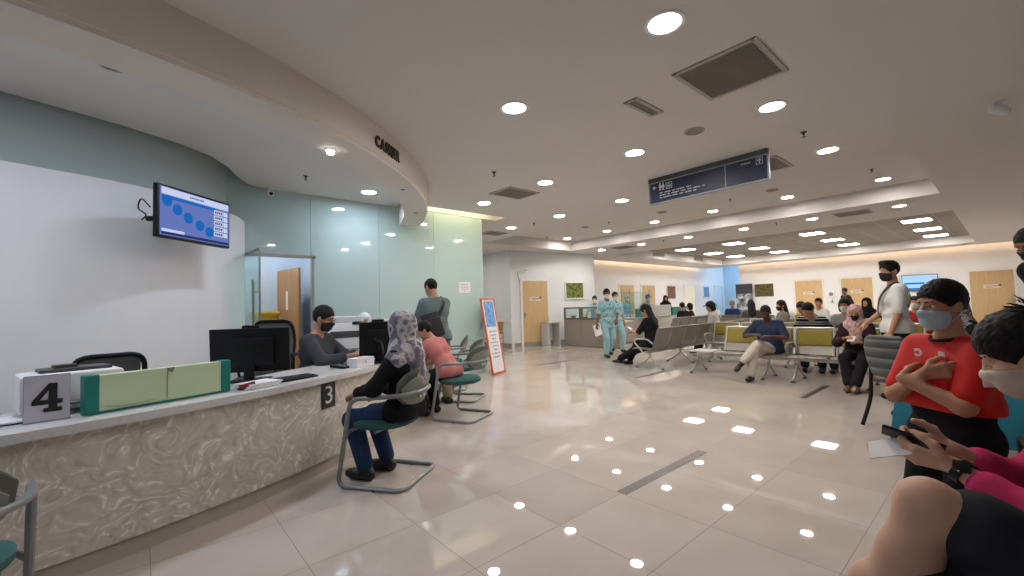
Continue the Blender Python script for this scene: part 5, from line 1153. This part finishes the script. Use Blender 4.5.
person('person in olive yellow bending forward behind the striped top', (11.18, 2.87), 160, 1.70, 'sit', .41, lean=.5, head=(0, .5, 0), shirt=cl('olive_yellow', (150, 146, 70)), sleeve=.9, trousers=DARKT, shoes=SHOEB, hair='short', collar=cl('dark_red', (110, 30, 36)))
person('person in a white shirt bending low in the fourth row', (13.38, 3.92), 165, 1.74, 'sit', .41, lean=.55, head=(0, .4, 0), shirt=cl('white', (210, 210, 208), .03), sleeve=1.0, trousers=DARKT, shoes=SHOEB, hair='short')
person('person in a white top sitting upright beyond the olive yellow shirt', (13.38, 3.28), 180, 1.66, 'sit', .41, shirt=cl('white', (210, 210, 208)), sleeve=.9, trousers=DARKT, shoes=SHOEB, hair='short')
person('woman with long black hair in a grey cardigan looking sideways in the third row', (11.17, 3.45), 125, 1.62, 'sit', .41, head=(.2, .1, 0), shirt=cl('grey_cardigan', (116, 112, 104)), sleeve=1.7, trousers=DARKT, shoes=SHOEB, hair='long', mask=MASKB)
person('person in a dark olive jacket seen from behind below the banner', (12.58, 4.62), 30, 1.68, 'sit', .41, lean=.1, shirt=cl('olive_jacket', (72, 68, 58)), sleeve=1.8, trousers=DARKT, shoes=SHOEB, hair='long')
person('grey haired person in a blue shirt seen from behind at the farthest bench', (15.18, 6.18), 20, 1.70, 'sit', .41, shirt=cl('blue_shirt', (40, 66, 110)), sleeve=.9, trousers=DARKT, shoes=SHOEB, hair='short', hmat=HAIRG)
person('person in a white blouse beside the grey haired person in blue', (15.18, 6.73), 60, 1.62, 'sit', .41, lean=.3, shirt=cl('white', (210, 210, 208)), sleeve=1.7, trousers=DARKT, shoes=SHOEB, hair='short')
person('man in a dark cap and light grey shirt on the short grey bench', (10.62, 4.74), 100, 1.68, 'sit', .41, lean=.1, head=(.4, .3, 0), shirt=cl('light_grey', (168, 164, 160), .04), sleeve=1.0, trousers=DARKT, shoes=SHOEB, hair='bob', cap_mat=cl('dark_cap', (34, 40, 46)))
person('person in black on the bench facing the counter, next to the teal screen', (13.88, 7.2), 70, 1.66, 'sit', .41, lean=.2, shirt=BLK, sleeve=1.7, trousers=DARKT, shoes=SHOEB, hair='short')
person('person in dark brown at the end of the bench facing the counter', (14.43, 7.2), 110, 1.6, 'sit', .41, lean=.15, shirt=cl('dark_brown', (58, 44, 40)), sleeve=1.7, trousers=DARKT, shoes=SHOEB, hair='bob')
person('person in a black headscarf in the fourth row near the far doors', (13.38, 2.3), 170, 1.6, 'sit', .41, shirt=BLK, sleeve=1.8, trousers=DARKT, shoes=SHOEB, hijab=BLK)
person('man in dark clothes standing hand on hip before the far wooden door', (20.6, 4.12), 140, 1.62, 'stand', lean=.14, hR=(.2, -.05, .96), eR=(1, -.6, 0), shirt=cl('dark_shirt', (44, 34, 36)), sleeve=1.2, trousers=DARKT, shoes=SHOEB, hair='short', skin='brown')
person('woman in a black and white patterned headscarf sitting behind the boy in red', (6.3, .36), 130, 1.62, 'sit', .41, head=(.1, .2, 0), shirt=BLK, sleeve=1.8, trousers=DARKT, shoes=SHOEB, hijab=MONO, mask=MASKB, det=1)
person('person in a red shirt sitting in the third row beyond the boy in red', (11.17, 1.2), 180, 1.62, 'sit', .41, shirt=cl('dull_red', (150, 40, 40)), sleeve=.9, trousers=DARKT, shoes=SHOEB, hair='short', mask=MASKW)
wt_ = person('man in a white t-shirt and black mask standing with a bag strap across his back', (7.0, .93), 118, 1.68, 'stand', lean=.04, head=(.35, .05, 0), hR=(.16, .26, .92), hL=(-.22, .14, .84), shirt=cl('white_tee', (206, 206, 204), .03), sleeve=.9, hem=-.1, trousers=DARKT, shoes=SHOEB, hair='full', mask=MASKB, skin='tan', det=1)
boy = person('boy in a red football shirt with folded arms and a pale blue mask', (2.42, .175), 144, 1.31, 'stand', hs=1.02, lean=-.02, head=(-.12, .1, 0), hR=(-.02, .135, .965), hL=(.035, .165, .94), eR=(1, -.2, -.8), eL=(-1, -.2, -.8), dR=(-.75, -.6, .25), dL=(.5, -.8, .2), nR=(.1, -1, .1), nL=(-.1, -1, 0), shirt=cl('football_red', (196, 34, 30), .06, 8, .6), sleeve=.8, hem=.13, trousers=BLK, shoes=SHOEB, hair='short', mask=MASKBL, skin='tan', collar=cl('maroon_trim', (60, 22, 28)), det=2)
lm = person('man with short dark hair and a dark mask stooping at the edge of the hall', (5.88, -.42), 134, 1.90, 'stand', lean=.55, head=(.1, .5, 0), shirt=BLK, sleeve=.9, trousers=DARKT, shoes=SHOEB, hair='crop', mask=MASKB, skin='brown', det=1)
pk = person('woman in pink sleeves, black vest and white mask bending over her phone', (1.93, -.285), 90, 1.58, 'sit', .45, lean=.42, head=(.05, .46, 0), hL=(-.13, .42, .77), hR=(-.02, .43, .79), eL=(-.5, -.6, -.8), eR=(.6, -.6, -.7), nL=(.85, -.1, .55), nR=(-.8, -.1, .45), dL=(.1, 1, .12), dR=(-.3, 1, .1), cL=.55, cR=.6, shirt=cl('pink_sleeve', (196, 52, 104), .1, 30), sleeve=1.62, hem=-.06, trousers=DARKT, shoes=SHOEB, hair='bun', mask=M('mask_cream', (206, 196, 178), .8, var=.03), skin='light', det=2)
T_ = pk['T']; tp = pk['tp']
pk['kid']('vest', nets([cap(tp(-.07, 0, .04), tp(.07, 0, .04), .118), cap(tp(-.06, 0, .2), tp(.06, 0, .2), .108), cap(tp(-.09, 0, .33), tp(.09, 0, .33), .108), cap(tp(-.11, -.01, .42), tp(.11, -.01, .42), .07)], .012, .04, .022, planes=[(T_ @ v3(0, 0, 1), (T_ @ v3(0, 0, 1)) @ tp(0, 0, .49))], cuts=[cap(tp(0, 0, .5), tp(0, .03, .58), .075)]), BLK)
kp = person('person with bare crossed legs in dark shorts on the nearest bench', (1.545, -.195), 85, 1.76, 'sit', .45, lean=-.05, hR=(.3, .05, .62), hL=(-.3, .05, .62), fR=(-.20, .50, .36), kR=(0, .25, 1), fL=(-.1, .40, .088), fa=((-.3, .8, -.5), 0), shirt=cl('grey_tee', (90, 92, 96)), sleeve=.9, trousers=cl('dark_shorts', (44, 46, 50), .1), tleg=.77, shoes=SHOEB, hair='short', skin='light', det=2)

# ------------------------------------------------------------------ things people carry
def at_hand(info, sd, off): return world_of(info, info['W'][sd]+v3(*off))
def slab_thing(name, loc, R, d, label, cat, mats, bev=.004, screen=True):
    t = empty(name, loc, 0, label, cat)
    MB().box((0, 0, 0), d, R, bev=bev).build('case', mats[0], t, smooth=False)
    if screen: MB().box(R @ Vector((0, 0, d[2]/2+.0006)), (d[0]-.008, d[1]-.012, .001), R).build('screen', mats[1], t, smooth=False)
    return t
def Rm(x, y, z): return Matrix.Rotation(z, 3, 'Z') @ Matrix.Rotation(y, 3, 'Y') @ Matrix.Rotation(x, 3, 'X')
SCR = M('dark_screen')
pc = (pk['W'][1]+pk['W'][-1])/2*pk['s']
slab_thing('smartphone', Vector((1.93+pc[0]-.02, -.285+pc[1]+.085, pc[2]+.04)), Rm(.3, .55, .2), (.074, .15, .010), 'black smartphone held by the woman in pink sleeves', 'phone', (BLACK, SCR))
t = empty('leaflet', Vector((1.93+pc[0]-.035, -.285+pc[1]+.14, pc[2]+.005)), 0, 'white printed leaflet held under the black smartphone', 'leaflet')
R = Rm(-.4, -.5, .2); MB().box((0, 0, 0), (.075, .11, .003), R).build('sheet', M('paper'), t, smooth=False)
b = MB()
for k in range(5): b.box(R @ Vector((0, .035-k*.016, -.0022)), (.05, .005, .001), R)
b.build('print', M('notice_blue', (96, 110, 160), .7), t, smooth=False)
t = empty('wristwatch', world_of(pk, pk['W'][-1]-(pk['W'][-1]-pk['E'][-1])*.1), 0, 'black wristwatch on the arm of the woman in pink sleeves', 'watch')
dv = Vector((pk['W'][-1]-pk['E'][-1]).tolist()).normalized(); q = dv.to_track_quat('Z', 'Y').to_matrix()
MB().lathe([(.031, -.012), (.035, -.012), (.035, .012), (.031, .012), (.031, -.012)], n=20, rot=q, cap=False).build('strap', BLACK, t); MB().box(q @ Vector((0, .0, 0))+Vector((-.026, .0, .022)), (.034, .038, .012), Rm(0, -.9, 0), bev=.005).build('watch_face', M('dark_screen'), t)
t = empty('handbag', (2.1, -.03, .60), .2, 'black handbag on the lap of the woman in pink sleeves', 'bag')
MB().box((0, 0, 0), (.3, .14, .16), bev=.04).build('body', M('bag_black', (26, 25, 27), .5), t)
MB().tube(smooth_path([(-.13, 0, .06), (-.12, .02, .16), (-.03, .03, .2), (.08, .02, .19), (.13, 0, .06)]), .008, 8).build('handle', M('bag_black'), t); MB().tube([(-.12, -.072, .05), (.12, -.072, .05)], .003, 6).build('zip', STEEL, t)
slab_thing('smartphone', world_of(wp_, (wp_['W'][1]+wp_['W'][-1])/2+v3(0, .1, .04)), Rm(.6, 0, 0), (.075, .15, .009), 'small phone held by the woman with long dark hair on the grey bench', 'phone', (WPLAS, lamp_mat('phone_glow', (200, 214, 230), .8)))
slab_thing('smartphone', world_of(ph, (ph['W'][1]+ph['W'][-1])/2+v3(0, .09, .03)), Rm(0, -.4, 0), (.15, .08, .009), 'white phone held by the woman in the pink headscarf', 'phone', (WPLAS, M('phone_white', (210, 212, 216), .3)))
t = empty('paper_form', world_of(nurse, nurse['W'][1]+v3(0, .03, -.16)), .6, 'white paper hanging from the hand of the walking nurse', 'paper'); MB().box((0, 0, 0), (.21, .004, .28), Rm(.1, .35, .9)).box((.006, .006, .004), (.21, .004, .28), Rm(.14, .4, 1.0)).build('sheet', M('paper'), t, smooth=False)
def sling(info, name, label, side, body_c, dims, mat, strap_w=.022, rot=0.):
    t = empty(name, info['body'].location, info['body'].rotation_euler.z, label, 'bag'); s_ = info['s']; tpp = info['tp']
    P = []
    pts = [(side*.10, -.10, .43), (side*.12, .0, .515), (side*.08, .1, .43), (0, .145, .3), (-side*.12, .12, .12), (-side*.17, .0, .03), (-side*.13, -.1, .06), (-side*.04, -.145, .2), (side*.05, -.145, .34)]
    P = smooth_path([Vector(tpp(*q))*s_ for q in pts]+[Vector(tpp(*pts[0]))*s_], 5)
    b = MB(); n = len(P)
    for i in range(n-1):
        d = (P[i+1]-P[i]); nrm = (P[i]-Vector(tpp(0, 0, .28))*s_); nrm = (nrm-d*nrm.dot(d)/max(1e-9, d.dot(d))).normalized(); a = d.normalized().cross(nrm)*strap_w
        b.add([P[i]-a, P[i+1]-a, P[i+1]+a, P[i]+a, P[i]-a+nrm*.005, P[i+1]-a+nrm*.005, P[i+1]+a+nrm*.005, P[i]+a+nrm*.005], [(0, 1, 2, 3), (7, 6, 5, 4), (0, 4, 5, 1), (2, 6, 7, 3)])
    b.build('strap', mat, t, angle=60)
    R = Matrix(info['T'].tolist()) @ Matrix.Rotation(rot, 3, 'Y')
    MB().box(Vector(tpp(*body_c))*s_, dims, R, bev=.035).build('body', mat, t); MB().tube([Vector(tpp(*body_c))*s_+R @ Vector((-dims[0]*.4, -dims[1]*.52, dims[2]*.25)), Vector(tpp(*body_c))*s_+R @ Vector((dims[0]*.4, -dims[1]*.52, dims[2]*.25))], .004, 6).build('zip', DKGREY, t); return t
BAGM = M('nylon_black', (24, 25, 28), .7)
sling(st, 'sling_bag', 'black sling bag across the back of the standing man at the counter', 1, (-.12, -.17, .10), (.24, .11, .34), BAGM, rot=-.25)
sling(wt_, 'waist_bag', 'dark shoulder bag at the hip of the man in the white t-shirt', -1, (.17, -.06, .0), (.14, .28, .15), BAGM, .02)
# white crest marks on the red shirt
s_ = boy['s']; tpp = boy['tp']
Rb = Matrix(boy['T'].tolist())
V, F = text_mesh('C', .05, .003, .001); b = MB(); o = Vector(tpp(.055, .112, .41))*s_
b.add([o+Vector((v.x*.8, -v.z, v.y*.8)) for v in V], F); b.build('shirt_crest', M('mark_white', (214, 206, 200), .7), boy['body'], smooth=False)
MB().box(Vector(tpp(-.055, .108, .41))*s_, (.022, .003, .024), bev=.001).build('shirt_logo', M('mark_white'), boy['body'], smooth=False)
am = boy['sh'][-1]+(boy['E'][-1]-boy['sh'][-1])*.42; ot = v3(-.067, .02, 0)
MB().box(Vector(am+ot)*s_, (.006, .05, .062), Rm(0, .12, -.3), bev=.002).build('sleeve_patch', M('mark_white'), boy['body'], smooth=False)
# shoe lying under the blue table
def lone_shoe(x, y, rz, label):
    t = empty('canvas_shoe', (x, y, 0), rz, label, 'shoe')
    V, F = nets([cap((0, -.1, .045), (0, -.02, .05), .036, .036), cap((0, 0, .04), (0, .12, .03), .036, .028)], .008, .03, 0, planes=[(v3(0, 0, -1), -.018)], cuts=[ell((0, -.09, .09), (.026, .05, .035))]); link_mesh('upper', V, F.tolist(), M('shoe_white', (206, 204, 200), .7), t, None, True, 0)
    V, F = nets([cap((0, -.1, .012), (0, .12, .012), .042, .036)], .007, .02, 0, planes=[(v3(0, 0, 1), .022), (v3(0, 0, -1), 0)]); link_mesh('sole', V, F.tolist(), M('sole_dark', (50, 44, 40), .6), t, None, True, 0)
lone_shoe(4.05, .33, 2.3, 'white topped dark soled shoe on the floor near the blue table')
